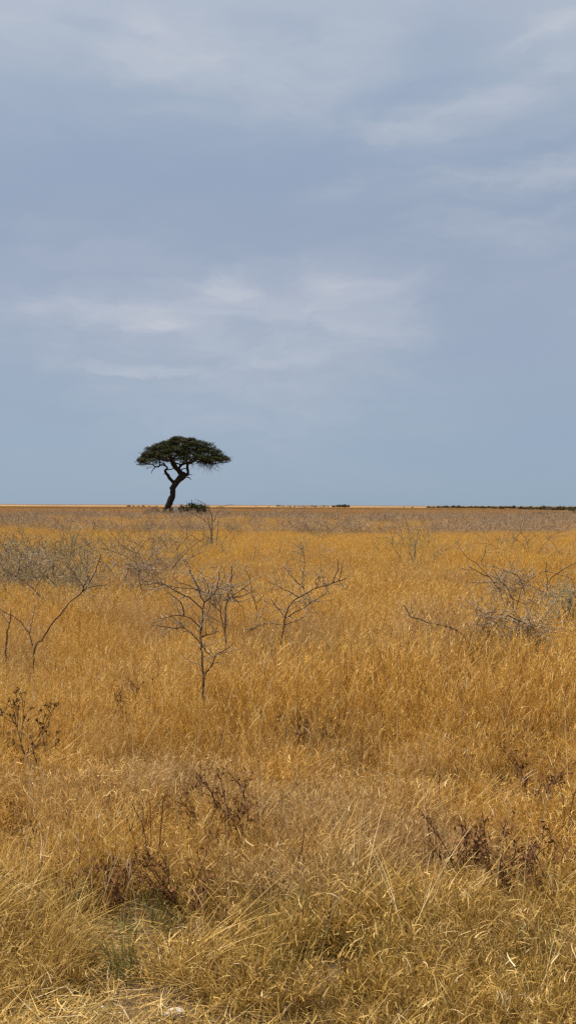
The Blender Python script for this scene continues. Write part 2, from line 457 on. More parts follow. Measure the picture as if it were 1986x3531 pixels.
# short curly olive grass along the front edge
shorts = [proto_short(M_SHORT) for _ in range(8)] + [proto_flat(M_SHORT) for _ in range(4)] + [proto_litter(M_SHORT) for _ in range(4)]
x, y = field(2.2, 7.5, 150, 0.36, 1.0)
h = vnoise(x, y, 0.55, 9) * 0.6 + vnoise(x, y, 0.22, 10) * 0.4
gap = vnoise(x * 0.7, y, 0.42, 12)
bare = 0.25 * np.exp(-(((x + 0.55) / 0.3) ** 2 + ((y - 3.45) / 0.2) ** 2))
keep = (U(0, 1, len(x)) < np.clip(0.05 + 1.7 * h, 0, 1)) & (gap > 0.34) & (U(0, 1, len(x)) > bare * 0.9) & (U(0, 1, len(x)) < np.clip((8.0 - y) / 2.0, 0.1, 1))
x, y, h = x[keep], y[keep], h[keep]
def gaps(x, y):
    k_ = np.ones(len(x), bool)
    for gx, gy, gr in ((770, 3400, .13), (840, 3290, .09), (1000, 3370, .11), (1110, 3400, .13), (1300, 3400, .11), (1420, 3270, .08), (1760, 3500, .12), (1640, 3470, .09), (60, 3330, .10), (460, 3400, .08), (560, 3460, .08), (1180, 3330, .07)):
        p_ = at_z(gx, gy, 0.03); k_ &= ((x - p_.x) / gr) ** 2 + ((y - p_.y) / (gr * 0.9)) ** 2 > 1
    return k_
kg = gaps(x, y); x, y, h = x[kg], y[kg], h[kg]
I2 = rng.integers(0, 8, len(x))
R2 = rots(len(x), 0.22)
fl = (U(0, 1, len(x)) < np.where((x < -0.3) & (y < 4.6), 0.26, 0.05))
I2[fl] = rng.integers(8, 12, fl.sum())
R2[fl, 2] = rng.normal(0.5, 0.7, fl.sum()) + np.where(U(0, 1, fl.sum()) < 0.35, PI, 0)
s = (0.5 + 1.0 * h) * U(0.8, 1.2, len(x)) * np.where(fl, 0.8, 1)
xl, yl = field(2.2, 8.0, 46, 0.36, 1.0); kl = (U(0, 1, len(xl)) < np.clip(0.25 - 1.2 * xl / yl - 0.2 * (yl - 4), 0.05, 1)) & gaps(xl, yl); xl, yl = xl[kl], yl[kl]
x = np.concatenate([x, xl]); y = np.concatenate([y, yl]); s = np.concatenate([s, U(0.8, 1.2, len(xl))])
I2 = np.concatenate([I2, rng.integers(12, 16, len(xl))]); R2 = np.concatenate([R2, rots(len(xl), 0.04)])
scatter('short_grass', np.stack([x, y, gh(x, y)], 1), R2, np.repeat(s[:, None], 3, 1), I2, shorts,
        'short curly olive and straw coloured grass along the front edge', 'grass')

# fresh green tufts
greens = [proto_short(M_GREEN, 60, 0.05, (0.12, 0.3), 0.0036, 40) for _ in range(3)]
spots = [(1310, 3110), (1575, 3200), (955, 3180), (540, 3190), (240, 3090), (120, 3100), (1480, 3250), (1840, 3330), (560, 3060), (1100, 3230),
         (1880, 3420), (1180, 3060), (1700, 3400), (470, 3290), (900, 3300), (1250, 3330)]
gp = []
for (px, py) in spots:
    b_ = at_z(px, py + 60, 0.05)
    for q in range(1): gp.append((b_.x + rng.normal(0, 0.05), b_.y + rng.normal(0, 0.05)))
gp = np.array(gp)
scatter('green_grass', np.stack([gp[:, 0], gp[:, 1], gh(gp[:, 0], gp[:, 1])], 1), rots(len(gp), 0.1),
        np.repeat(U(0.8, 1.15, len(gp))[:, None], 3, 1), rng.integers(0, 3, len(gp)), greens,
        'small fresh green grass tufts among the dry grass near the front', 'grass')

# long pale stalks standing above the grass
n = 900
y = 3.8 + 19 * U(0, 1, n) ** 1.2; x = U(-1, 1, n) * (0.34 * y + 0.6)
root = np.stack([x, y, gh(x, y)], 1)
a = U(0, 2 * PI, n)
V1, F1, C1, P = blades(root, a, U(0.4, 0.75, n), np.abs(rng.normal(0.0, 0.22, n)), U(0, 0.5, n), U(0.0024, 0.0042, n), 7, 0, 1.6, c=U(0.6, 1, n), taper=0.6)
k = np.repeat(np.arange(n), 3); q = len(k); j = rng.integers(2, 7, q); f = U(0, 1, q)[:, None]
rt = P[k, j] * (1 - f) + P[k, j + 1] * f
V2, F2, C2, _ = blades(rt, U(0, 2 * PI, q), U(0.03, 0.12, q), U(0.1, 0.8, q), U(0.0, 1.1, q), U(0.002, 0.0045, q), 4, 0, 1, c=U(0.5, 1, q))
V, Fc, C = join([(V1, F1, C1), (V2, F2, C2)])
tag(obj('dry_stalks', mesh_np('dry_stalks', V, Fc, M_STALK, {'c': C})), 'scattered long pale straw stalks standing out of the grass', 'grass', kind='stuff')

# ------------------------------------------------------------------ tubes for wood
class Tubes:
    def __init__(s, sides=5): s.V = []; s.F = []; s.n = 0; s.k = sides
    def add(s, P, R, rough=0.0):
        P = np.asarray(P, float); R = np.asarray(R, float); k = s.k
        T = np.gradient(P, axis=0); T /= np.linalg.norm(T, axis=1)[:, None] + 1e-9
        ref = np.where(np.abs(T[:, 2:3]) > 0.9, np.array([[1., 0, 0]]), np.array([[0, 0, 1.]]))
        u = np.cross(T, ref)
        for i in range(1, len(u)):          # keep frames from flipping
            u[i] = u[i - 1] - T[i] * np.dot(u[i - 1], T[i])
            u[i] /= np.linalg.norm(u[i]) + 1e-9
        u[0] /= np.linalg.norm(u[0]) + 1e-9
        v = np.cross(T, u)
        a = np.arange(k) * 2 * PI / k
        rr = R[:, None] * (1 + rough * rng.normal(0, 1, (len(P), k)))
        ring = P[:, None, :] + rr[..., None] * (np.cos(a)[None, :, None] * u[:, None, :] + np.sin(a)[None, :, None] * v[:, None, :])
        s.V.append(ring.reshape(-1, 3))
        m = len(P)
        i = (np.arange(m - 1) * k)[:, None]; j = np.arange(k)[None, :]; j2 = (j + 1) % k
        f = np.stack([i + j, i + j2, i + k + j2, i + k + j], -1).reshape(-1, 4) + s.n
        s.F.append(f); s.n += m * k
    def mesh(s, name, mat, smooth=True):
        if not s.V: return None
        return mesh_np(name, np.concatenate(s.V), np.concatenate(s.F), mat, smooth=smooth)

def resample(P, R, step):
    """smooth polyline (Catmull-Rom) with radii"""
    P = np.asarray(P, float); R = np.asarray(R, float)
    if len(P) < 3:
        t = np.linspace(0, 1, 4)[:, None]; return P[0] * (1 - t) + P[-1] * t, np.interp(t[:, 0], [0, 1], [R[0], R[-1]])
    Q = np.vstack([2 * P[0] - P[1], P, 2 * P[-1] - P[-2]])
    oP, oR = [], []
    for i in range(len(P) - 1):
        p0, p1, p2, p3 = Q[i:i + 4]
        m = max(2, int(np.linalg.norm(p2 - p1) / step))
        for t in np.arange(m) / m:
            oP.append(0.5 * (2 * p1 + (p2 - p0) * t + (2 * p0 - 5 * p1 + 4 * p2 - p3) * t * t + (3 * p1 - p0 - 3 * p2 + p3) * t ** 3))
            oR.append(R[i] * (1 - t) + R[i + 1] * t)
    oP.append(P[-1]); oR.append(R[-1])
    return np.array(oP), np.array(oR)

# ------------------------------------------------------------------ the acacia
TY = 138.0
zs = F / TY * (1449 / 400)          # detail-view pixels per metre
base_pt = at_y(430 + 525 / 3.6225, 1460 + 1100 / 3.6225, TY)
TB = Vector((base_pt.x, TY, 0.0)); ZB = base_pt.z
def T3(zx, zy, dy=0.0):
    return np.array([(zx - 525) / zs, dy, ZB + (1100 - zy) / zs])
tree = empty('acacia_tree', TB, 'lone flat topped acacia tree with leaning dark trunk standing against the sky', 'tree')

nodes = []           # skeleton nodes for attaching finer branches (pos, radius)
def limb(path, target, step=0.15, rough=0.06):
    P = np.array([T3(a, b, d) for a, b, r, d in path]); R = np.array([r / zs for a, b, r, d in path])
    P, R = resample(P, R, step)
    target.add(P, R, rough)
    return P, R
tb = Tubes(14)
P, R = limb([(505, 1200, 62, 0), (515, 1130, 54, 0), (530, 1080, 46, 0), (552, 1020, 41, 0), (575, 960, 39, 0), (598, 915, 38, 0), (604, 870, 31, 0),
             (604, 820, 34, 0), (622, 770, 36, 0.05), (660, 720, 38, 0.1), (700, 680, 44, 0.1), (735, 650, 44, 0.1), (760, 615, 26, 0.1)], tb, 0.2, 0.07)
P2, R2_ = limb([(575, 815, 12, -.1), (566, 798, 7, -.15)], tb)
obj('trunk', tb.mesh('trunk', M_BARK), tree)
limbs = [
    [(622, 752, 22, 0.0), (592, 718, 20, -.1), (562, 680, 20, -.3), (545, 650, 19, -.3), (522, 622, 18, -.4), (512, 585, 15, -.4), (540, 560, 11, -.5), (520, 535, 10, -.6),
     (470, 520, 10, -.9), (440, 540, 9, -1.0), (400, 547, 8, -1.2), (360, 520, 6, -1.4), (300, 518, 5, -1.6), (230, 522, 4, -1.7), (160, 528, 2, -1.8)],
    [(730, 660, 44, .1), (695, 615, 34, .2), (665, 580, 30, .3), (625, 545, 26, .3), (595, 500, 24, .4), (582, 450, 20, .3), (560, 400, 13, .3), (520, 350, 9, .2), (480, 300, 5, .2)],
    [(765, 645, 28, .1), (792, 620, 18, .0), (785, 560, 17, -.2), (786, 510, 16, -.4), (770, 470, 14, -.6), (782, 420, 11, -.8), (800, 360, 8, -1.0), (830, 290, 5, -1.2)],
    [(690, 600, 24, .2), (672, 565, 18, .6), (700, 515, 16, .9), (760, 490, 14, 1.2), (830, 470, 14, 1.3), (905, 440, 12, 1.4), (980, 470, 10, 1.5), (1080, 500, 8, 1.6), (1180, 480, 6, 1.8), (1290, 480, 3, 2.0)],
    [(595, 500, 15, .4), (560, 470, 12, 1.0), (500, 440, 9, 1.8), (430, 430, 6, 2.5), (350, 430, 4, 3.2)],
    [(786, 510, 12, -.4), (850, 460, 11, -1.2), (930, 430, 9, -2.0), (1030, 410, 6, -2.8), (1120, 380, 4, -3.2)],
    [(582, 450, 13, .3), (640, 400, 10, 1.2), (700, 340, 8, 2.4), (740, 280, 5, 3.6)],
    [(665, 580, 15, .3), (640, 500, 12, -1.2), (600, 420, 9, -2.5), (580, 340, 6, -3.6)],
    [(520, 535, 9, -.6), (500, 505, 8, -.6), (455, 490, 7, -.8), (440, 450, 6, -.9), (420, 420, 5, -1)],
    [(450, 520, 8, -1), (440, 480, 6, -.8), (450, 440, 5, -.6), (480, 410, 4, -.5)],
    [(400, 547, 7, -1.2), (380, 570, 5, -1.2), (358, 600, 4, -1.3), (350, 630, 3, -1.3)],
    [(525, 580, 9, -.5), (560, 578, 7, -.3), (600, 568, 6, -.1), (630, 552, 6, .1)],
    [(700, 515, 11, .9), (655, 500, 9, 1), (610, 485, 8, 1.1), (540, 470, 6, 1.2), (480, 455, 5, 1.4)],
    [(785, 510, 10, -.4), (830, 500, 8, -.6), (880, 478, 7, -.8), (960, 480, 6, -1), (1050, 495, 4, -1.2)],
    [(760, 490, 9, 1.2), (740, 450, 8, 1.2), (700, 425, 7, 1.1), (640, 420, 5, 1)],
    [(830, 470, 10, 1.3), (860, 430, 8, 1.2), (890, 385, 6, 1.0), (910, 330, 5, .9)],
    [(690, 590, 9, .2), (720, 570, 7, .1), (760, 560, 6, 0), (785, 540, 6, -.2)],
    [(790, 645, 7, 0), (820, 640, 5, -.1), (850, 642, 3, -.2)],
    [(780, 675, 8, 0), (812, 678, 6, -.1), (828, 706, 4, -.1)],
    [(530, 630, 7, -.4), (505, 632, 4, -.5), (485, 638, 2, -.5)],
]
for lp in limbs:
    tb = Tubes(8)
    P, R = limb(lp, tb)
    obj('limb', tb.mesh('limb', M_LIMB), tree)
    for i in range(len(P)):
        if P[i, 2] > ZB + 400 / zs: nodes.append((P[i], R[i]))
node_p = [p for p, r in nodes]
# crown shape (detail-view outline)
TOP = [(160, 528), (200, 450), (270, 355), (350, 290), (430, 232), (560, 190), (700, 176), (850, 182), (925, 205), (950, 232), (1040, 250), (1130, 268), (1150, 320), (1200, 395), (1260, 440), (1310, 470)]
BOT = [(160, 535), (230, 515), (330, 450), (450, 440), (560, 415), (640, 385), (700, 365), (800, 350), (880, 380), (920, 450), (1000, 485), (1150, 490), (1310, 490)]
tx, tz = zip(*TOP); bx_, bz = zip(*BOT); bz = [v - 32 * math.exp(-((u - 700) / 350) ** 2) for u, v in zip(bx_, bz)]
CX = 715.0; HL = CX - 165; HR = 1300 - CX; HD = 5.0
def crown_bump(X_, Y_):
    return 0.85 * (float(vnoise(np.array(X_), np.array(Y_), 1.5, 77)) - 0.5) + 0.3 * (float(vnoise(np.array(X_), np.array(Y_), 0.6, 78)) - 0.5)
def crown_lim(X_, Y_):
    """X_ metres from base axis, Y_ depth -> top z, bottom z, u"""
    zx = X_ * zs + 525
    dxn = (zx - CX) / (HR if zx > CX else HL); dyn = Y_ / HD
    u = math.hypot(dxn, dyn)
    cR = CX + u * HR; cL = CX - u * HL
    w = 0.5 + 0.5 * (dxn / u if u > 1e-3 else 0)
    top = np.interp(cR, tx, tz) * w + np.interp(cL, tx, tz) * (1 - w)
    bot = np.interp(cR, bx_, bz) * w + np.interp(cL, bx_, bz) * (1 - w)
    return ZB + (1100 - top) / zs + crown_bump(X_, Y_) * (0.4 + 0.6 * u), ZB + (1100 - bot) / zs, u
pads = []
tries = 0
while len(pads) < 430 and tries < 12000:
    tries += 1
    Xp = (rng.uniform(165, 1300) - 525) / zs; Yp = rng.uniform(-HD, HD)
    zt, zb, u = crown_lim(Xp, Yp)
    if u > 0.97: continue
    f = rng.uniform(0, 1) ** 0.55
    zp = zb + 0.12 + (zt - zb - 0.22) * f
    rr = rng.uniform(0.34, 0.72) * (1.0 if f > 0.45 else 0.6)
    if f < 0.45 and rng.random() < 0.4: continue
    pads.append((Xp, Yp, zp, rr, f))
# leaves
LV = []
for Xp, Yp, zp, rr, f in pads:
    n = int((80 + 165 * f) * (rr / 0.7) ** 2)
    a = U(0, 2 * PI, n); r = rr * np.sqrt(U(0, 1, n))
    p = np.stack([Xp + r * np.cos(a), Yp + r * np.sin(a), zp + rng.normal(0, 0.10, n) + 0.16 * (1 - (r / rr) ** 2)], 1)
    LV.append(p)
# ragged shoots on the top and edge
for k in range(900):
    Xp = (rng.uniform(150, 1315) - 525) / zs; Yp = rng.uniform(-HD, HD)
    zt, zb, u = crown_lim(Xp, Yp)
    if u > 1.02: continue
    m = 10; t = np.linspace(0, 1, m)[:, None]
    d = np.array([rng.normal(0, .5) + 0.5 * np.sign(Xp - 2) * u, rng.normal(0, .4), rng.uniform(0.1, 0.5)]) * 0.5
    LV.append(np.array([Xp, Yp, zt - 0.15]) + t * d + rng.normal(0, 0.03, (m, 3)))
LP = np.concatenate(LV)
def leaf_mesh(name, P, size, mat, flat=0.6):
    n = len(P)
    a = U(0, 2 * PI, n); s1 = size * U(0.6, 1.4, n)
    u = np.stack([np.cos(a), np.sin(a), rng.normal(0, flat, n)], 1); u /= np.linalg.norm(u, axis=1)[:, None]
    w = np.stack([-np.sin(a), np.cos(a), rng.normal(0, flat, n)], 1); w /= np.linalg.norm(w, axis=1)[:, None]
    u *= s1[:, None]; w *= (s1 * 0.45)[:, None]
    V = np.stack([P - u, P - w * 0.9, P + u, P + w * 0.9], 1).reshape(-1, 3)
    return mesh_np(name, V, np.arange(4 * n).reshape(n, 4), mat)
obj('crown', leaf_mesh('crown', LP, 0.095, M_LEAF), tree)
# fine branches: each pad is reached from the nearest branch node
tb = Tubes(4)
NP = np.array(node_p); NR = np.array([r for p, r in nodes])
order = sorted(range(len(pads)), key=lambda i: min(np.linalg.norm(NP - np.array(pads[i][:3]), axis=1)))
for i in order:
    Xp, Yp, zp, rr, f = pads[i]
    tgt = np.array([Xp, Yp, zp - 0.05])
    d = NP - tgt
    cost = np.linalg.norm(d * np.array([1, 1, 1.3]), axis=1) + np.where(d[:, 2] > 0.1, 1.5, 0)
    j = int(np.argmin(cost)); a = NP[j]
    Ld = np.linalg.norm(tgt - a)
    m = max(3, int(Ld / 0.35) + 2)
    t = np.linspace(0, 1, m)[:, None]
    P = a * (1 - t) + tgt * t
    P[1:-1] += rng.normal(0, 0.07 + 0.03 * Ld, (m - 2, 3))
    P[:, 2] -= 0.12 * Ld * np.sin(t[:, 0] * PI)
    r0 = min(0.012 + 0.024 * Ld, NR[j] * 0.8 + 0.006, 0.09)
    P, R = resample(P, np.linspace(max(r0, 0.030), 0.018, m), 0.15)
    tb.add(P, R, 0.05)
    NP = np.vstack([NP, P[1:]]); NR = np.concatenate([NR, R[1:]])
    # spreading twigs inside the pad
    for q in range(6):
        aa = rng.uniform(0, 2 * PI); e = tgt + np.array([math.cos(aa) * rr, math.sin(aa) * rr, rng.uniform(0, .12)])
        tb.add(np.array([P[-2], (P[-1] + e) / 2 + rng.normal(0, 0.04, 3), e]), [0.018, 0.013, 0.008])
obj('branches', tb.mesh('branches', M_LIMB), tree)
# thin dead twigs hanging from the lower rim
tb = Tubes(3)
for k in range(190):
    zx = rng.choice([rng.uniform(300, 520), rng.uniform(820, 1230), rng.uniform(900, 1230)])
    Yp = rng.uniform(-3.5, 3.5); Xp = (zx - 525) / zs
    zt, zb, u = crown_lim(Xp, Yp)
    if u > 0.98: continue
    Ld = rng.uniform(0.4, 1.4) * (1.45 if zx > 840 and zx < 1120 else 0.75)
    p = np.array([Xp, Yp, zb + 0.1]); P = [p.copy()]
    d = np.array([rng.normal(0, .35), rng.normal(0, .35), -1.0])
    for q in range(6):
        d = d + rng.normal(0, .25, 3); d[2] = -abs(d[2]); d /= np.linalg.norm(d)
        p = p + d * Ld / 6; P.append(p.copy())
    tb.add(P, np.linspace(0.022, 0.010, 7))
    if rng.random() < 0.6:
        c_ = P[2]; e = c_ + np.array([rng.normal(0, .2), rng.normal(0, .2), -0.35 * Ld]); tb.add([c_, (c_ + e) / 2 + rng.normal(0, .03, 3), e], [.010, .008, .005])
obj('hanging_twigs', tb.mesh('hanging_twigs', M_LIMB), tree)

# ------------------------------------------------------------------ bushes with leaves
def bush(name, loc, wx, wy, hz, nleaf, size, mat, label, cat, group=None, shoots=14, smat=M_LIMB, jag=0.25, dome=0.55):
    root = empty(name, loc, label, cat, group)
    tb = Tubes(4); P_all = []
    for k in range(shoots):
        a = rng.uniform(0, 2 * PI); q = math.sqrt(rng.random())
        tip = np.array([math.cos(a) * q * wx / 2, math.sin(a) * q * wy / 2, hz * (1 - dome * q ** 2) * rng.uniform(1 - jag, 1.0 + jag * 0.4)])
        b0 = np.array([tip[0] * 0.2, tip[1] * 0.2, -0.05]); mid = (b0 + tip) / 2 + np.array([tip[0], tip[1], 0]) * 0.15
        P, R = resample([b0, mid, tip], [0.02 * hz, 0.014 * hz, 0.006 * hz], 0.2 * hz)
        tb.add(P, R)
        m = nleaf // shoots
        f = U(0.2, 1, m); idx = (f * (len(P) - 1)).astype(int)
        P_all.append(P[idx] + rng.normal(0, 1, (m, 3)) * np.array([wx * 0.07, wy * 0.07, hz * 0.07]) * (1.25 - 0.6 * f)[:, None])
    obj('stem', tb.mesh('stem', smat), root)
    Pl = np.concatenate(P_all); Pl[:, 2] = np.abs(Pl[:, 2])
    obj('foliage', leaf_mesh('foliage', Pl, size, mat, 0.9), root)
    return root
def gz(x, y): return float(gh(np.array(x), np.array(y)))
def put(px, Y): r = ray(px, 1741); return Vector((r.x * Y / r.y, Y, gz(r.x * Y / r.y, Y)))
bush('leafy_bush', put(668, 137), 4.4, 3.0, 2.4, 6500, 0.10, M_BUSH, 'green leafy bush right of the acacia trunk', 'bush', shoots=34, dome=0.30)
bush('leafy_bush', put(695, 137.5), 2.6, 2.0, 1.7, 2200, 0.10, M_BUSH, 'low outer green bush at the right end of the bushes under the acacia', 'bush', shoots=16, dome=0.25)
bush('leafy_bush', put(594, 137), 1.2, 1.0, 1.8, 900, 0.09, M_BUSH, 'small green bush pressed against the foot of the acacia trunk', 'bush', shoots=9)
bush('leafy_bush', put(623, 138.5), 1.1, 1.0, 1.95, 900, 0.09, M_FARBUSH, 'narrow dark bush between the white boulder and the green bush', 'bush', shoots=8)

def rock(name, loc, dims, mat, label, cat='stone', group=None, seed=0, sub=3, rough=0.18):
    import bmesh
    bm = bmesh.new(); bmesh.ops.create_icosphere(bm, subdivisions=sub, radius=1.0)
    r = np.random.default_rng(seed); ks = r.normal(0, 1.6, (9, 3)); ph = r.uniform(0, 6, 9)
    for v in bm.verts:
        c = np.array(v.co); s_ = 1 + rough * sum(math.sin(float(np.dot(k, c)) + p) for k, p in zip(ks, ph)) / 3
        s_ = s_ + 0.03 * math.sin(17 * c[0] + 9 * c[1]) * math.cos(13 * c[2])
        v.co = Vector((c[0] * dims[0] / 2 * s_, c[1] * dims[1] / 2 * s_, (c[2] * s_ * dims[2] / 2)))
    me = bpy.data.meshes.new(name); bm.to_mesh(me); bm.free(); me.materials.append(mat)
    o = obj(name, me); o.location = loc; o.rotation_euler = (0.1, 0.05, seed * 1.3)
    return tag(o, label, cat, group)
p = put(609, 136.5); rock('boulder', (p.x, p.y, p.z + 1.15), (0.7, 0.7, 0.95), M_STONE, 'white boulder beside the foot of the acacia trunk', 'boulder', seed=3)
p = put(612, 136.2); rock('boulder', (p.x, p.y, p.z + 0.35), (0.9, 0.8, 0.9), M_STONE, 'lower pale boulder underneath the white boulder by the acacia', 'boulder', seed=8)
# termite mound
p = put(527, 136); rock('earth_mound', (p.x, p.y, p.z + 0.0), (2.9, 2.2, 2.6), M_MOUND, 'low reddish brown earth mound left of the acacia trunk', 'mound', seed=5, rough=0.22)

# horizon bushes, one mesh pair copied
fb = [bush('distant_bush', (0, 0, 0), 3.2, 3.0, 1.7, 900, 0.16, M_FARBUSH, 'x', 'bush', shoots=16),
      bush('distant_bush', (0, 0, 0), 4.5, 3.5, 1.4, 900, 0.17, M_FARBUSH, 'x', 'bush', shoots=18)]
used = [False, False]
def far_bush(px, Y, sc, label, group, kind=None):
    k = int(rng.integers(0, 2)) if kind is None else kind
    if used[k]: o = copy_tree(fb[k])
    else: o = fb[k]; used[k] = True
    p = put(px, Y); o.location = p; o.scale = (sc, sc, sc * rng.uniform(0.8, 1.15)); o.rotation_euler = (0, 0, rng.uniform(0, 6))
    tag(o, label, 'bush', group)
Lr = 'dark olive bush in the low line of bushes along the right horizon'
for k in range(90):
    t = k / 89; px = 1480 + 560 * t ** 0.8 + rng.uniform(-8, 8)
    Yb = np.interp(px, [1480, 1700, 1850, 1990, 2040], [760, 560, 430, 330, 320]) * rng.uniform(0.85, 1.3)
    far_bush(px, Yb, rng.uniform(0.7, 1.15) * np.interp(Yb, [300, 800], [1.15, 1.35]), Lr, 'bushes along the right horizon')
for px in (1885, 1915, 1945, 1975, 2000, 1860):
    far_bush(px, rng.uniform(185, 215), rng.uniform(0.5, 0.7), 'low olive bush in front of the bush line at the right edge', 'low bushes at the right edge')
for px in (1150, 1168, 1185, 1200):
    far_bush(px, rng.uniform(900, 980), rng.uniform(1.8, 2.3) if px in (1168, 1185) else 1.4, 'dark bush in the small clump standing on the horizon right of centre', 'bush clump on the horizon')
for px in (445, 462, 478, 495, 515, 540):
    far_bush(px, rng.uniform(620, 700), rng.uniform(0.7, 1.05), 'dark low bush on the horizon left of the acacia', 'bushes on the horizon left of the acacia')
for k in range(26):
    px = rng.uniform(560, 1480); far_bush(px, rng.uniform(640, 900), rng.uniform(0.35, 0.7), 'tiny dark bush on the horizon between the acacia and the right hand bush line', 'tiny bushes on the horizon')
for k in range(16):
    px = 955 + k * 11.5 + rng.uniform(-4, 4); p = put(px, rng.uniform(1000, 1250)); sz = rng.uniform(1.8, 3.4)
    rock('distant_rock', (p.x, p.y, 0.4), (sz * 1.6, sz * 1.3, sz * 1.1), M_ROCK, 'grey rock in the low rocky ridge on the horizon', 'rock', 'rocks on the horizon', seed=20 + k, sub=2)

# ------------------------------------------------------------------ thorn shrubs
def arch(p0, d0, length, droop, wob, seg):
    P = [np.array(p0, float)]; d = np.array(d0, float); d /= np.linalg.norm(d)
    for i in range(seg):
        d = d + rng.normal(0, wob, 3) + np.array([0, 0, -droop])
        d /= np.linalg.norm(d); P.append(P[-1] + d * length / seg)
    return np.array(P)

def side_dir(d):
    d = d / (np.linalg.norm(d) + 1e-9)
    r = rng.normal(0, 1, 3); r -= d * np.dot(r, d); r /= np.linalg.norm(r)
    a = rng.uniform(0.5, 1.15)
    return d * math.cos(a) + r * math.sin(a)

def add_thorns(store, P, spacing, length):
    seglen = np.linalg.norm(np.diff(P, axis=0), axis=1); Ltot = seglen.sum()
    n = int(Ltot / spacing)
    if n < 1: return
    s = np.sort(rng.uniform(0, Ltot, n)); cum = np.concatenate([[0], np.cumsum(seglen)])
    for q in s:
        j = min(np.searchsorted(cum, q) - 1, len(P) - 2); j = max(j, 0)
        f = (q - cum[j]) / (seglen[j] + 1e-9); p = P[j] * (1 - f) + P[j + 1] * f
        d = side_dir(P[j + 1] - P[j]); store.append((p, p + d * length * rng.uniform(0.5, 1.3)))

def thorn_mesh(store, w, mat):
    A = np.array([a for a, b in store]); B = np.array([b for a, b in store]); n = len(A)
    d = B - A; r = rng.normal(0, 1, (n, 3)); u = np.cross(d, r); u /= np.linalg.norm(u, axis=1)[:, None] + 1e-9
    v = np.cross(d, u); v /= np.linalg.norm(v, axis=1)[:, None] + 1e-9
    V = np.stack([A + u * w, A - 0.5 * u * w + v * w * 0.87, A - 0.5 * u * w - v * w * 0.87, B], 1).reshape(-1, 3)
    b = np.arange(n)[:, None] * 4
    Fc = np.concatenate([b + np.array([[0, 1, 3]]), b + np.array([[1, 2, 3]]), b + np.array([[2, 0, 3]])])
    return mesh_np('thorns', V, Fc, mat)

def grow(P, R, twigs, thorns, level, dens, tl, thick, tsp, tlen):
    """twigs off polyline P"""
    Ltot = np.linalg.norm(np.diff(P, axis=0), axis=1).sum()
    n = rng.poisson(dens * Ltot)
    for q in range(n):
        j = rng.integers(max(0, len(P) // 6), len(P) - 1)
        d = side_dir(P[j + 1] - P[j])
        Lt = tl * rng.uniform(0.4, 1.3)
        Q = arch(P[j], d, Lt, 0.03, 0.16, 6)
        twigs.add(Q, np.linspace(thick, thick * 0.4, 7))
        if thorns is not None: add_thorns(thorns, Q, tsp, tlen)
        if level > 0: grow(Q, None, twigs, thorns, level - 1, dens, tl * 0.55, thick * 0.7, tsp, tlen)

def traced_shrub(paths, zoom, Y, label, dens=7, level=1, tl=0.22, tangles=(), mats=(M_STEM, M_TWIG, M_THORN), group='thorn shrubs in the grass', stemr=0.0068):
    """paths: branch outlines read off the photo, laid out at depth Y with a real spread in depth. first path reaches the ground"""
    ox, oy = zoom
    sx = lambda q: (ox + q[0] / 2.07, oy + q[1] / 2.07)
    b = at_y(*sx(paths[0][0]), Y); base = Vector((b.x, Y, gz(b.x, Y)))
    root = empty('thorn_shrub', base, label, 'shrub', group)
    B = np.array(base)
    stems = Tubes(5); twigs = Tubes(4); th_ = []
    depth_at = {}
    for pi, path in enumerate(paths):
        tgt = rng.uniform(-0.35, 0.35)
        y0 = 0.0
        if pi > 0:      # start at the depth of the closest earlier point
            best = min(depth_at.items(), key=lambda kv: (kv[0][0] - path[0][0]) ** 2 + (kv[0][1] - path[0][1]) ** 2)
            y0 = best[1]
        P = []
        for i, q in enumerate(path):
            t = i / max(1, len(path) - 1); dy = y0 + (tgt - y0) * t * 0.8
            depth_at[tuple(q)] = dy
            P.append(np.array(at_y(*sx(q), Y + dy)) - B)
        if pi == 0: P = [np.array([0, 0, -0.05])] + P
        Lp = sum(np.linalg.norm(P[i + 1] - P[i]) for i in range(len(P) - 1))
        r0 = stemr * (1.3 if pi == 0 else 0.85)
        P, R = resample(P, np.linspace(r0, r0 * 0.5, len(P)), 0.04)
        P[1:-1] += rng.normal(0, 0.004, (len(P) - 2, 3))
        stems.add(P, R, 0.1)
        hi = P[:, 2] > 0.3
        Pv = P[hi] if hi.sum() > 3 else P
        add_thorns(th_, Pv, 0.020, 0.040)
        grow(Pv, None, twigs, th_, level, dens, tl, 0.0038, 0.030, 0.032)
    for (cx, cy, rx, rz, cnt) in tangles:
        c = np.array(at_y(*sx((cx, cy)), Y)) - B; k_ = F / Y * 2.07
        for q in range(int(cnt * 0.55)):
            o_ = rng.normal(0, 0.62, 3) * np.array([rx / k_, rx / k_ * 0.8, rz / k_])
            Q = arch(c + o_, rng.normal(0, 1, 3) * np.array([1, 1, .8]), rng.uniform(0.12, 0.42), 0.02, 0.2, 5)
            twigs.add(Q, np.linspace(0.0032, 0.0018, 6)); add_thorns(th_, Q, 0.02, 0.028)
    st_ = obj('stem', stems.mesh('stem', mats[0]), root)
    obj('twigs', twigs.mesh('twigs', mats[1]), root)
    obj('thorns', thorn_mesh(th_, 0.0022, mats[2]), st_)
    return root

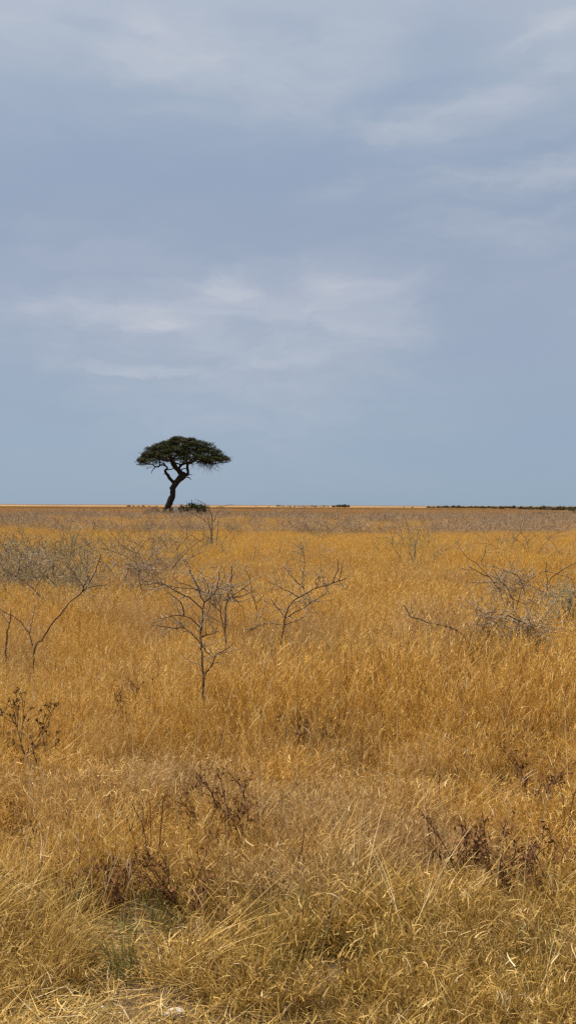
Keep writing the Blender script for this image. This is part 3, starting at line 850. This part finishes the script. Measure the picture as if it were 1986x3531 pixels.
ZC = (500, 1700); ZR = (1286, 1700); ZL = (0, 1700)
traced_shrub([[(415, 1370), (410, 1200), (405, 1080), (400, 1000), (415, 850), (430, 785), (470, 740), (510, 690), (530, 560)],
    [(430, 785), (385, 690), (345, 600), (310, 555)], [(410, 1090), (350, 1020), (290, 970), (250, 920), (245, 890)],
    [(405, 1030), (460, 1010), (530, 985)], [(415, 830), (350, 770), (280, 730), (200, 680), (100, 640), (0, 655)],
    [(430, 850), (460, 900), (490, 990)], [(415, 1310), (480, 1230), (500, 1170), (520, 1150), (580, 1110), (630, 1070)],
    [(405, 1085), (440, 1130), (490, 1180)], [(402, 990), (380, 940), (330, 890), (250, 870), (180, 880), (90, 900)],
    [(280, 872), (270, 810), (230, 760), (170, 710)], [(290, 965), (220, 958), (60, 950)]],
    ZC, 7.8, 'tall thin thorn shrub nearest the camera left of centre with long arching twigs', dens=13, level=0, tl=0.19)
traced_shrub([[(578, 1050), (570, 950), (575, 850), (590, 760), (610, 700), (620, 600), (620, 520)],
    [(570, 1000), (550, 900), (535, 800), (480, 730), (440, 690), (400, 600)], [(590, 760), (660, 710), (745, 650)],
    [(605, 745), (690, 735), (760, 705), (790, 690)], [(480, 715), (400, 710), (320, 660), (240, 640), (200, 600)],
    [(450, 715), (380, 690), (280, 680), (180, 665)], [(540, 850), (470, 780), (430, 720), (360, 640), (320, 560)],
    [(470, 780), (440, 640), (380, 550)], [(590, 770), (600, 640), (640, 560)]],
    ZC, 10.5, 'dense thorn shrub with a pale grey tangle of thorns behind the thin shrub', dens=5, level=1, tl=0.17, tangles=[(540, 720, 95, 70, 150)])
traced_shrub([[(970, 1120), (985, 990), (1000, 930), (1000, 880), (1040, 790), (1090, 750), (1160, 710), (1220, 680), (1300, 655), (1380, 630), (1440, 605)],
    [(1000, 890), (1070, 850), (1150, 810), (1220, 760), (1280, 720), (1300, 680), (1290, 630), (1250, 600), (1215, 620), (1230, 655)],
    [(1000, 940), (1080, 910), (1140, 880), (1160, 820)], [(1170, 790), (1165, 740), (1130, 670), (1125, 600), (1140, 500), (1110, 340)],
    [(990, 870), (930, 800), (890, 750)], [(980, 940), (900, 930), (830, 935), (770, 970), (700, 1010)], [(1130, 680), (1050, 600), (980, 520)],
    [(1340, 645), (1370, 550), (1375, 480)], [(1380, 630), (1400, 560), (1398, 510)], [(1100, 745), (1000, 690), (880, 630)]],
    ZC, 10.2, 'centre thorn shrub with a long curling branch sweeping right and a looped tip', dens=13, level=0, tl=0.19, tangles=[(1150, 770, 30, 40, 25)])
traced_shrub([[(770, 975), (800, 880), (850, 820)], [(805, 850), (775, 760), (755, 660), (720, 520)], [(800, 890), (860, 900), (950, 935)], [(800, 790), (830, 750), (855, 720)]],
    ZC, 11.6, 'slim upright thorn shrub between the tangled shrub and the curling one', dens=5, level=0, tl=0.13, tangles=[(850, 915, 60, 20, 30)])
traced_shrub([[(1000, 855), (995, 770), (960, 690), (920, 640), (850, 540)], [(1020, 830), (1050, 720), (1065, 655), (1130, 610), (1200, 565), (1250, 562), (1340, 585), (1440, 620)],
    [(950, 840), (920, 750), (870, 650), (810, 580), (740, 510), (670, 460), (620, 390), (600, 340)], [(1065, 655), (1040, 600), (980, 570), (900, 540), (840, 525)],
    [(830, 600), (760, 570), (670, 515)], [(770, 490), (800, 420), (805, 370)], [(920, 640), (800, 640), (680, 642)], [(1000, 760), (1100, 790), (1170, 700)]],
    ZR, 13.0, 'thorn shrub on the right with a long branch reaching up to the left', dens=7, level=1, tl=0.2, tangles=[(960, 650, 130, 90, 190), (1030, 600, 60, 50, 40)])
traced_shrub([[(1180, 890), (1180, 800), (1230, 720), (1250, 640), (1300, 580), (1380, 530), (1449, 495)], [(1175, 800), (1110, 760), (1060, 745)],
    [(1240, 700), (1235, 600), (1235, 490)], [(1350, 860), (1330, 800), (1290, 740), (1200, 700), (1130, 670)]],
    ZR, 12.3, 'thin forked thorn shrub rising between the two tangled shrubs on the right', dens=5, level=0, tl=0.15, tangles=[(1290, 720, 90, 50, 60)])
traced_shrub([[(1440, 1000), (1420, 900), (1390, 820), (1350, 770), (1300, 700)], [(1449, 1000), (1400, 930), (1350, 890), (1280, 900), (1220, 970), (1180, 1060)],
    [(1420, 900), (1460, 800), (1520, 720)], [(1400, 840), (1440, 740), (1430, 640)], [(1390, 820), (1480, 790), (1560, 760)]],
    ZR, 11.4, 'bushy olive tinted thorn shrub cut by the right edge', dens=8, level=1, tl=0.2, tangles=[(1420, 800, 120, 90, 420), (1360, 900, 100, 60, 200), (1470, 900, 60, 60, 140)], mats=(M_STEM, M_TWIGO, M_THORN))
traced_shrub([[(850, 1380), (800, 1290), (750, 1170), (670, 1060), (610, 990), (540, 955), (430, 935), (330, 900), (270, 880), (245, 850), (220, 800)],
    [(670, 1060), (720, 970), (760, 890), (830, 850), (880, 850)], [(750, 1150), (800, 1050), (840, 970), (880, 925), (950, 915)],
    [(740, 1140), (660, 1090), (600, 1080)], [(800, 1290), (880, 1260), (980, 1220), (1060, 1180)], [(950, 870), (1060, 920), (1150, 970), (1210, 1020), (1290, 1080)],
    [(1210, 1020), (1180, 1060), (1140, 1110)]],
    ZR, 9.2, 'low leaning thorn shrub on the right with one long branch pointing left', dens=11, level=0, tl=0.16, tangles=[(850, 910, 100, 50, 110), (1100, 960, 140, 55, 170), (1230, 1040, 60, 40, 50)])
traced_shrub([[(250, 1110), (300, 1050), (360, 950), (430, 870), (500, 780), (600, 690), (670, 590), (700, 500), (725, 440)],
    [(235, 1090), (210, 1000), (150, 920), (90, 880), (0, 825)], [(215, 1000), (235, 900), (255, 800)], [(600, 690), (560, 620), (490, 530), (450, 500)],
    [(620, 680), (700, 660), (760, 655)], [(590, 700), (610, 640), (640, 590)]],
    ZL, 9.9, 'thorn shrub on the left with one long bare branch arching up to the right', dens=2.2, level=0, tl=0.10)
traced_shrub([[(50, 1040), (75, 920), (80, 840)], [(72, 930), (20, 870), (-60, 800)]],
    ZL, 10.2, 'single short thorny stem beside the arching shrub at the left edge', dens=3, level=0, tl=0.08)
traced_shrub([[(310, 790), (310, 770), (270, 710), (190, 640), (110, 590), (40, 540), (-50, 440)], [(250, 680), (300, 610), (330, 560), (400, 500)],
    [(140, 610), (140, 550), (210, 520), (260, 500)], [(140, 550), (135, 460), (60, 420), (0, 340)], [(330, 590), (400, 660), (460, 750)]],
    ZL, 14.4, 'wide grey thorn shrub at the left edge with pale thorn clusters', dens=6, level=1, tl=0.22, tangles=[(250, 500, 150, 60, 160), (80, 570, 70, 60, 80)])
traced_shrub([[(1028, 770), (1000, 640), (985, 560), (940, 520), (900, 500)], [(1000, 620), (1090, 640), (1200, 660)], [(990, 580), (960, 400), (930, 380)], [(1100, 500), (1150, 465), (1210, 465)], [(985, 560), (1100, 500)]],
    ZL, 15.0, 'pale spiky thorn shrub left of the tall thin one', dens=7, level=1, tl=0.2, tangles=[(980, 545, 70, 40, 90), (1080, 560, 120, 90, 130)])

# ---- generic bare shrubs, copied
def make_bare(label, group, H=1.05, W=1.0, nst=9, thick=1.0, mats=(M_TWIG, M_TWIG), dens=6, upright=0.5):
    root = empty('bare_shrub', (0, 0, 0), label, 'shrub', group)
    st = Tubes(4); tw = Tubes(3)
    for k in range(nst):
        a = rng.uniform(0, 2 * PI); out = rng.uniform(0.3, 1.0) * W
        P = arch([rng.normal(0, .04), rng.normal(0, .04), -0.05], [math.cos(a) * out, math.sin(a) * out, 1.1 * upright + rng.uniform(0.1, .6)], rng.uniform(0.9, 1.45) * H, 0.055, 0.10, 10)
        st.add(P, np.linspace(0.012, 0.005, 11) * thick)
        grow(P[2:], None, tw, None, 1, dens, 0.42 * H, 0.0066 * thick, .1, .02)
    obj('stem', st.mesh('stem', mats[0]), root); obj('twigs', tw.mesh('twigs', mats[1]), root)
    return root
protoB = [make_bare('x', 'x', 1.0, 1.2, 9, 0.95, (M_TWIG, M_TWIG), 5), make_bare('x', 'x', 0.9, 1.5, 8, 0.95, (M_TWIG, M_THORN), 5),
          make_bare('x', 'x', 1.1, 0.9, 8, 0.95, (M_TWIGO, M_TWIGO), 5), make_bare('x', 'x', 0.8, 1.6, 10, 1.0, (M_TWIG, M_THORN), 5),
          make_bare('x', 'x', 1.1, 1.1, 7, 1.0, (M_STEM, M_TWIG), 3.5)]
usedB = [False] * 5
def bare(px, py, sc, label, group, k=None, z=0.42, rz=None):
    if k is None: k = int(rng.integers(0, 5))
    if usedB[k]: o = copy_tree(protoB[k])
    else: o = protoB[k]; usedB[k] = True
    p = at_z(px, py, z); o.location = (p.x, p.y, gz(p.x, p.y)); o.scale = (sc,) * 3
    o.rotation_euler = (0, 0, rng.uniform(0, 6.28) if rz is None else rz)
    return tag(o, label, 'shrub', group)
bare(1424, 1938, 1.05, 'small fan shaped bare shrub standing alone in the golden grass right of centre', 'bare shrubs in the golden grass', 2)
bare(1530, 1890, 0.95, 'lone bare shrub in golden grass just right of the fan shaped one', 'bare shrubs in the golden grass', 0)
bare(880, 1925, 0.95, 'thin bare shrub in the golden grass right of the dead upright one', 'bare shrubs in the golden grass', 1)
bare(1160, 1920, 1.0, 'leaning bare shrub with a dense grey foot just right of centre', 'bare shrubs in the golden grass', 3)
bare(1745, 1890, 1.0, 'bare shrub at the near edge of the grey brush on the right', 'bare shrubs in the golden grass', 4)
bare(1960, 1915, 1.15, 'bare shrub with arching branch in golden grass at the right edge', 'bare shrubs in the golden grass', 1)
bare(1020, 2060, 0.75, 'faint thin bare shrub behind the curling thorn shrub', 'bare shrubs in the golden grass', 4)
bare(1315, 2090, 0.6, 'small pale dry shrub left of the right hand thorn shrubs', 'bare shrubs in the golden grass', 1)
bare(1110, 2000, 0.7, 'small brownish bare shrub above the curling branch', 'bare shrubs in the golden grass', 0)
# tall dead bush whose top breaks the horizon
Pd = at_z(735, 1882, 0.42)
tall_dead = empty('dead_bush', (Pd.x, Pd.y, 0), 'tall dead upright bush right of the acacia whose top twig breaks the horizon', 'bush')
st = Tubes(5); tw = Tubes(4)
for k in range(4):
    P = arch([rng.normal(0, .05), rng.normal(0, .05), -0.05], [rng.normal(0, .07), rng.normal(0, .07), 1], rng.uniform(1.3, 1.6), 0.0, 0.05, 12)
    st.add(P, np.linspace(0.022, 0.008, 13)); grow(P[3:], None, tw, None, 1, 6, 0.28, 0.007, .1, .02)
kx = F / Pd.y
for path in ([(735, 1800), (728, 1770), (715, 1745), (690, 1728), (672, 1722)], [(738, 1800), (750, 1770), (775, 1745), (800, 1740)], [(735, 1830), (700, 1790), (640, 1760)]):
    P = np.array([np.array(at_y(a, b, Pd.y)) - np.array([Pd.x, Pd.y, 0]) for a, b in path])
    P, R = resample(P, np.linspace(0.012, 0.006, len(P)), 0.08); st.add(P, R); grow(P, None, tw, None, 0, 5, 0.2, 0.005, .1, .02)
obj('stem', st.mesh('stem', M_STEM), tall_dead); obj('twigs', tw.mesh('twigs', M_TWIG), tall_dead)

cnt = 0
for k in range(900):
    if cnt >= 82: break
    px = rng.uniform(-60, 620); py = rng.uniform(1868, 2075)
    lim = 2075 - max(0, px - 250) * 0.32
    if py > lim: continue
    bare(px, py, rng.uniform(0.8, 1.1) * np.interp(py, [1860, 2080], [1.0, 0.9]), 'grey leafless thorn shrub in the tangled thicket on the left', 'shrubs of the left thicket'); cnt += 1
for k in range(60):
    px = rng.uniform(-40, 1986); py = rng.uniform(1838, 1925)
    bare(px, py, rng.uniform(0.7, 1.1), 'thin bare shrub standing in the golden grass below the grey brush band', 'thin shrubs below the brush band')

# far grey brush: nobody could count it
def brush_mesh():
    st = Tubes(3)
    for k in range(16):
        a = rng.uniform(0, 2 * PI); out = rng.uniform(0.3, 1.4)
        P = arch([rng.normal(0, .12), rng.normal(0, .12), -0.05], [math.cos(a) * out, math.sin(a) * out, rng.uniform(0.6, 1.2)], rng.uniform(0.8, 1.5), 0.05, 0.12, 7)
        st.add(P, np.linspace(0.013, 0.006, 8)); grow(P[1:], None, st, None, 1, 4.5, 0.4, 0.0075, .1, .02)
    return st.mesh('brush', M_BRUSH)
bms = [brush_mesh() for _ in range(6)]
x, y = field(52, 140, 1.15, 0.36, 2)
pxs = 993 + F * x / y
off = (CAMZ - 0.4) * F / y; pyv = 1741 + (pxs - 993) * 0.004 + off
near_edge = np.interp(pxs, [0, 150, 500, 700, 900, 1050, 1300, 1600, 1800, 1986], [1838, 1822, 1822, 1828, 1858, 1862, 1838, 1842, 1850, 1815])
cl = vnoise(x, y, 7, 31) * 0.6 + vnoise(x, y, 2.5, 32) * 0.4
keep = (pyv < near_edge + (cl - 0.5) * 60) & (U(0, 1, len(x)) < np.clip((cl - 0.40) * 2.6, 0.03, 0.55)) & (np.hypot(x - TB.x, y - TY) > 3)
x, y = x[keep], y[keep]
s = U(0.5, 1.25, len(x)) * (0.75 + 0.4 * cl[keep])
scatter('thorn_brush', np.stack([x, y, gh(x, y)], 1), rots(len(x), 0.05), np.repeat(s[:, None], 3, 1), rng.integers(0, 6, len(x)), bms,
        'far band of grey leafless brush across the plain in front of the acacia', 'brush')

# ------------------------------------------------------------------ dry weeds
def weed(px, py, h, label, kind, n=5, spread=0.5):
    spread *= 0.55; p = at_z(px, py, h * 0.3); root = empty('dry_weed', (p.x, p.y, gz(p.x, p.y)), label, 'weed', 'dark dry weeds in the grass')
    st = Tubes(4); lv = []; hd = []
    for k in range(n):
        a = rng.uniform(0, 2 * PI)
        P = arch([rng.normal(0, .02), rng.normal(0, .02), -0.03], [math.cos(a) * spread, math.sin(a) * spread, 1], h * rng.uniform(0.75, 1.1), 0.0 if kind == 'head' else 0.05, 0.09, 9)
        st.add(P, np.linspace(0.0035, 0.0018, 10))
        for q in range(6 if kind != 'stem' else 2):
            j = rng.integers(3, 9); Q = arch(P[j], side_dir(P[j] - P[j - 1]) + np.array([0, 0, .4]), h * rng.uniform(0.12, 0.3), 0.0, 0.15, 4)
            st.add(Q, np.linspace(0.0022, 0.0012, 5)); hd.append(Q[-1])
            for w in range(7): lv.append(Q[rng.integers(1, 5)] + rng.normal(0, 0.012, 3))
        hd.append(P[-1])
    ws = obj('stem', st.mesh('stem', M_WEED), root)
    if kind == 'leaf': obj('leaves', leaf_mesh('leaves', np.array(lv), 0.014, M_WLEAF, 1.0), ws)
    if kind == 'head':
        Q = np.concatenate([c + rng.normal(0, 0.006, (16, 3)) for c in hd]); obj('seed_heads', leaf_mesh('seed_heads', Q, 0.008, M_HEAD, 1.2), ws)
    return root
weed(75, 2620, 0.58, 'dark weed with round black seed heads at the left edge', 'head', 6, 0.5)
weed(140, 2690, 0.50, 'smaller dark seed headed weed right of the one at the left edge', 'head', 4, 0.5)
weed(480, 2520, 0.5, 'reddish brown leafy weed left of centre below the thin shrub', 'leaf', 6)
weed(600, 2510, 0.42, 'greyish brown weed clump just right of the reddish weed', 'leaf', 7, 0.8)
weed(1255, 2470, 0.45, 'dark weed clump in the mid grass right of centre', 'leaf', 7, 0.6)
weed(980, 2560, 0.42, 'small dark leafed weed in the middle of the grass', 'head', 4)
weed(1090, 2610, 0.42, 'thin dark seed headed weed right of the middle of the grass', 'head', 4, 0.4)
weed(840, 2850, 0.5, 'large reddish brown weed clump left of the long curved stem', 'leaf', 10, 0.9)
weed(720, 2900, 0.40, 'low brown leafy weed left of the large reddish clump', 'leaf', 7, 0.9)
weed(1015, 3060, 0.5, 'single dark curved weed stem near the centre of the foreground', 'stem', 1, 0.3)
weed(510, 2960, 0.48, 'dark olive brown branching weed in the left foreground', 'stem', 5, 0.4)
weed(370, 3120, 0.30, 'dark red crumpled weed above the white stones at lower left', 'leaf', 9, 1.0)
weed(640, 3120, 0.33, 'dark red leafy weed right of the crumpled one at lower left', 'leaf', 8, 1.0)
weed(1600, 3010, 0.42, 'dark stemmed red weed clump at lower right', 'leaf', 9, 0.8)
weed(1740, 3060, 0.42, 'broad dark red leafy weed clump right of the stemmed clump at lower right', 'leaf', 12, 1.0)
weed(1800, 3010, 0.38, 'dark red weed clump nearest the right edge', 'leaf', 8, 0.9)
weed(1960, 2840, 0.6, 'tall curved rusty weed stem at the right edge', 'stem', 2, 0.25)
weed(1840, 2760, 0.4, 'greyish low weed in the grass near the right edge', 'leaf', 7, 0.9)
weed(1550, 2780, 0.45, 'thin slanting dark weed stem right of centre', 'stem', 2, 0.7)

# ------------------------------------------------------------------ stones in front
def stone(px, py, w, label, seed, hz=0.5):
    p = at_z(px, py, 0.02)
    rock('stone', (p.x, p.y, gz(p.x, p.y) + w * hz * 0.12), (w, w * 0.8, w * hz), M_STONE, label, 'stone', None, seed, 3, 0.15)
stone(600, 3545, 0.065, 'pale grey stone at the bottom edge left of centre', 41)
stone(262, 3135, 0.085, 'white stone half hidden in grass at lower left', 42, 0.9)
stone(138, 3140, 0.08, 'white stone left of the half hidden one at lower left', 43, 0.9)
stone(385, 3490, 0.016, 'small white pebble right of the tiny pebbles at the bottom left', 44)
stone(355, 3525, 0.02, 'tiny white pebble at the bottom edge at lower left', 45, 1.0)
stone(400, 3470, 0.012, 'topmost little pebble in the bare patch at bottom left', 46)

# ------------------------------------------------------------------ sky and sun
SUN_EL, SUN_AZ = math.radians(58), math.radians(-60)     # azimuth measured from +Y towards +X
sd = bpy.data.lights.new('sun', 'SUN'); sd.energy = 3.7; sd.angle = math.radians(6); sd.color = (1.0, 0.91, 0.76)
so = bpy.data.objects.new('sun', sd); COL.objects.link(so)
sdir = Vector((math.cos(SUN_EL) * math.sin(SUN_AZ), math.cos(SUN_EL) * math.cos(SUN_AZ), math.sin(SUN_EL)))
so.rotation_euler = sdir.to_track_quat('Z', 'Y').to_euler(); so.location = (0, 0, 50)

W = bpy.data.worlds.new('World'); SC.world = W; W.use_nodes = True
nt = W.node_tree; nt.nodes.clear()
sky = N(nt, 'ShaderNodeTexSky'); sky.sky_type = 'NISHITA'; sky.sun_disc = False
sky.sun_elevation = SUN_EL; sky.sun_rotation = SUN_AZ; sky.dust_density = 2.0; sky.altitude = 1000
tc = N(nt, 'ShaderNodeTexCoord'); sp = N(nt, 'ShaderNodeSeparateXYZ'); L(nt, tc.outputs['Generated'], sp.inputs[0])
az = MATH(nt, 'ARCTAN2', sp.outputs[0], sp.outputs[1])
el = MATH(nt, 'ARCSINE', sp.outputs[2])
EXPO = 0.84
KE = 1.0 / 2 ** EXPO
def lin(r, g, b):
    f = lambda v: (v / 255 / 12.92) if v / 255 <= 0.04045 else ((v / 255 + 0.055) / 1.055) ** 2.4
    return (f(r) * KE, f(g) * KE, f(b) * KE)
def comb(ax, ex):
    c = N(nt, 'ShaderNodeCombineXYZ'); L(nt, MATH(nt, 'MULTIPLY', az, ax), c.inputs[0]); L(nt, MATH(nt, 'MULTIPLY', el, ex), c.inputs[1]); return c.outputs[0]
# colour by elevation: blue grey cloud base, brighter overhead
eln = MATH(nt, 'DIVIDE', el, PI / 2, clamp=True)
base = RAMP(nt, eln, [(0.0, lin(146, 167, 187)), (0.03, lin(147, 166, 188)), (0.08, lin(154, 168, 188)), (0.13, lin(157, 169, 189)), (0.17, lin(151, 165, 186)),
                      (0.21, lin(153, 168, 189)), (0.25, lin(166, 179, 196)), (0.29, lin(176, 186, 201)), (0.38, lin(205, 210, 218)), (0.6, (0.60, 0.60, 0.60)), (1.0, (0.80, 0.77, 0.72))])
def streak(px, py, sx, sy, tilt, amp):
    """a real patch of brighter cloud centred on this direction"""
    a0 = math.atan((px - 993) / F); e0 = math.atan((1741 - py) / F) 
    da = MATH(nt, 'SUBTRACT', az, a0); de = MATH(nt, 'SUBTRACT', el, e0)
    ct, st_ = math.cos(tilt), math.sin(tilt)
    u = MATH(nt, 'ADD', MATH(nt, 'MULTIPLY', da, ct), MATH(nt, 'MULTIPLY', de, st_))
    v = MATH(nt, 'SUBTRACT', MATH(nt, 'MULTIPLY', de, ct), MATH(nt, 'MULTIPLY', da, st_))
    q = MATH(nt, 'ADD', MATH(nt, 'POWER', MATH(nt, 'DIVIDE', MATH(nt, 'ABSOLUTE', u), sx / F), 2.0), MATH(nt, 'POWER', MATH(nt, 'DIVIDE', MATH(nt, 'ABSOLUTE', v), sy / F), 2.0))
    return MATH(nt, 'MULTIPLY', MATH(nt, 'EXPONENT', MATH(nt, 'MULTIPLY', q, -1.0)), amp)
# warp the directions a little so that patches are ragged
wn = NOISE(nt, comb(7, 16), 1.0, 5, 0.6)
az0, el0 = az, el
az = MATH(nt, 'ADD', az0, MATH(nt, 'MULTIPLY', MATH(nt, 'SUBTRACT', wn, 0.5), 0.14))
wn2 = NOISE(nt, comb(9, 20), 1.3, 5, 0.6)
el = MATH(nt, 'ADD', el0, MATH(nt, 'MULTIPLY', MATH(nt, 'SUBTRACT', wn2, 0.5), 0.045))
patches = [(420, 1085, 360, 34, 0.0, 0.30), (590, 1130, 130, 22, -0.05, 0.30), (760, 1000, 190, 50, 0.0, 0.24), (1210, 975, 200, 42, 0.05, 0.30), (1230, 1060, 260, 80, 0.0, 0.12), (1000, 1130, 560, 190, 0, 0.20),
           (430, 1270, 330, 24, 0.0, 0.20), (520, 1290, 150, 12, 0, 0.16), (180, 1170, 260, 90, 0, 0.10), (850, 1400, 560, 230, 0, 0.12),
           (500, 90, 340, 60, -.1, 0.26), (600, 210, 420, 80, 0, 0.28), (1000, 300, 420, 60, 0.1, 0.14), (1250, 110, 160, 40, 0, 0.14), (1850, 150, 260, 34, 0.28, 0.38), (1960, 250, 220, 50, 0.25, 0.25), (1560, 410, 330, 60, 0.15, 0.26), (1850, 620, 330, 50, 0.1, 0.28),
           (1180, 640, 120, 40, 0.2, 0.16), (60, 90, 90, 90, 0.3, 0.22), (900, 430, 420, 90, 0, 0.10), (1800, 800, 300, 100, 0, 0.13), (1550, 600, 200, 40, .1, .12),
           (1500, 150, 130, 90, 0.5, -0.20), (1450, 330, 200, 60, 0.2, -0.26), (1080, 540, 160, 50, 0, -0.14), (930, 1000, 110, 46, 0, -0.20), (300, 350, 420, 40, 0, -0.08), (980, 90, 260, 22, -0.1, -0.14),
           (600, 650, 600, 120, 0, -0.10), (1700, 1250, 330, 160, 0, -0.10), (1550, 1050, 260, 120, 0, -0.08), (1750, 570, 260, 26, 0.1, -0.14), (1900, 1500, 260, 90, 0.2, -0.06), (300, 120, 160, 30, -.2, -.12)]
tot = None
for pch in patches:
    s_ = streak(*pch)
    tot = s_ if tot is None else MATH(nt, 'ADD', tot, s_)
fine = NOISE(nt, comb(9, 34), 1.0, 6, 0.6)
fine2 = NOISE(nt, comb(2.4, 8), 1.0, 5, 0.6, 0.8)
ns = MATH(nt, 'ADD', MATH(nt, 'MULTIPLY', MATH(nt, 'SUBTRACT', fine, 0.5), 0.32), MATH(nt, 'MULTIPLY', MATH(nt, 'SUBTRACT', fine2, 0.5), 0.46))
ns = MATH(nt, 'MULTIPLY', ns, MAPR(nt, el0, 0.03, 0.14, 0.15, 1.0))
tot = MATH(nt, 'ADD', MATH(nt, 'MULTIPLY', tot, MAPR(nt, fine, 0.34, 0.66, 0.6, 1.45)), ns)
bright = MATH(nt, 'MULTIPLY', MATH(nt, 'MAXIMUM', tot, 0.0), 1.0, clamp=True)
dark = MATH(nt, 'MULTIPLY', MATH(nt, 'MINIMUM', tot, 0.0), -1.0, clamp=True)
cl = MIX(nt, bright, base, lin(208, 209, 214))
cl = MIX(nt, dark, cl, lin(122, 142, 178))
skyc = MIX(nt, 1.0, sky.outputs[0], (0.10, 0.10, 0.10), 'MULTIPLY')
col = MIX(nt, 0.95, skyc, cl)
bg = N(nt, 'ShaderNodeBackground'); bg.inputs[1].default_value = 1.0
L(nt, col, bg.inputs[0])
wo = N(nt, 'ShaderNodeOutputWorld'); L(nt, bg.outputs[0], wo.inputs[0])

SC.view_settings.view_transform = 'Standard'; SC.view_settings.look = 'None'
SC.view_settings.exposure = EXPO; SC.view_settings.gamma = 1.0
SC.cycles.use_denoising = False; SC.cycles.filter_width = 1.4
SC.cycles.max_bounces = 4; SC.cycles.diffuse_bounces = 2; SC.cycles.sample_clamp_indirect = 4; SC.cycles.sample_clamp_direct = 3; SC.cycles.transparent_max_bounces = 4
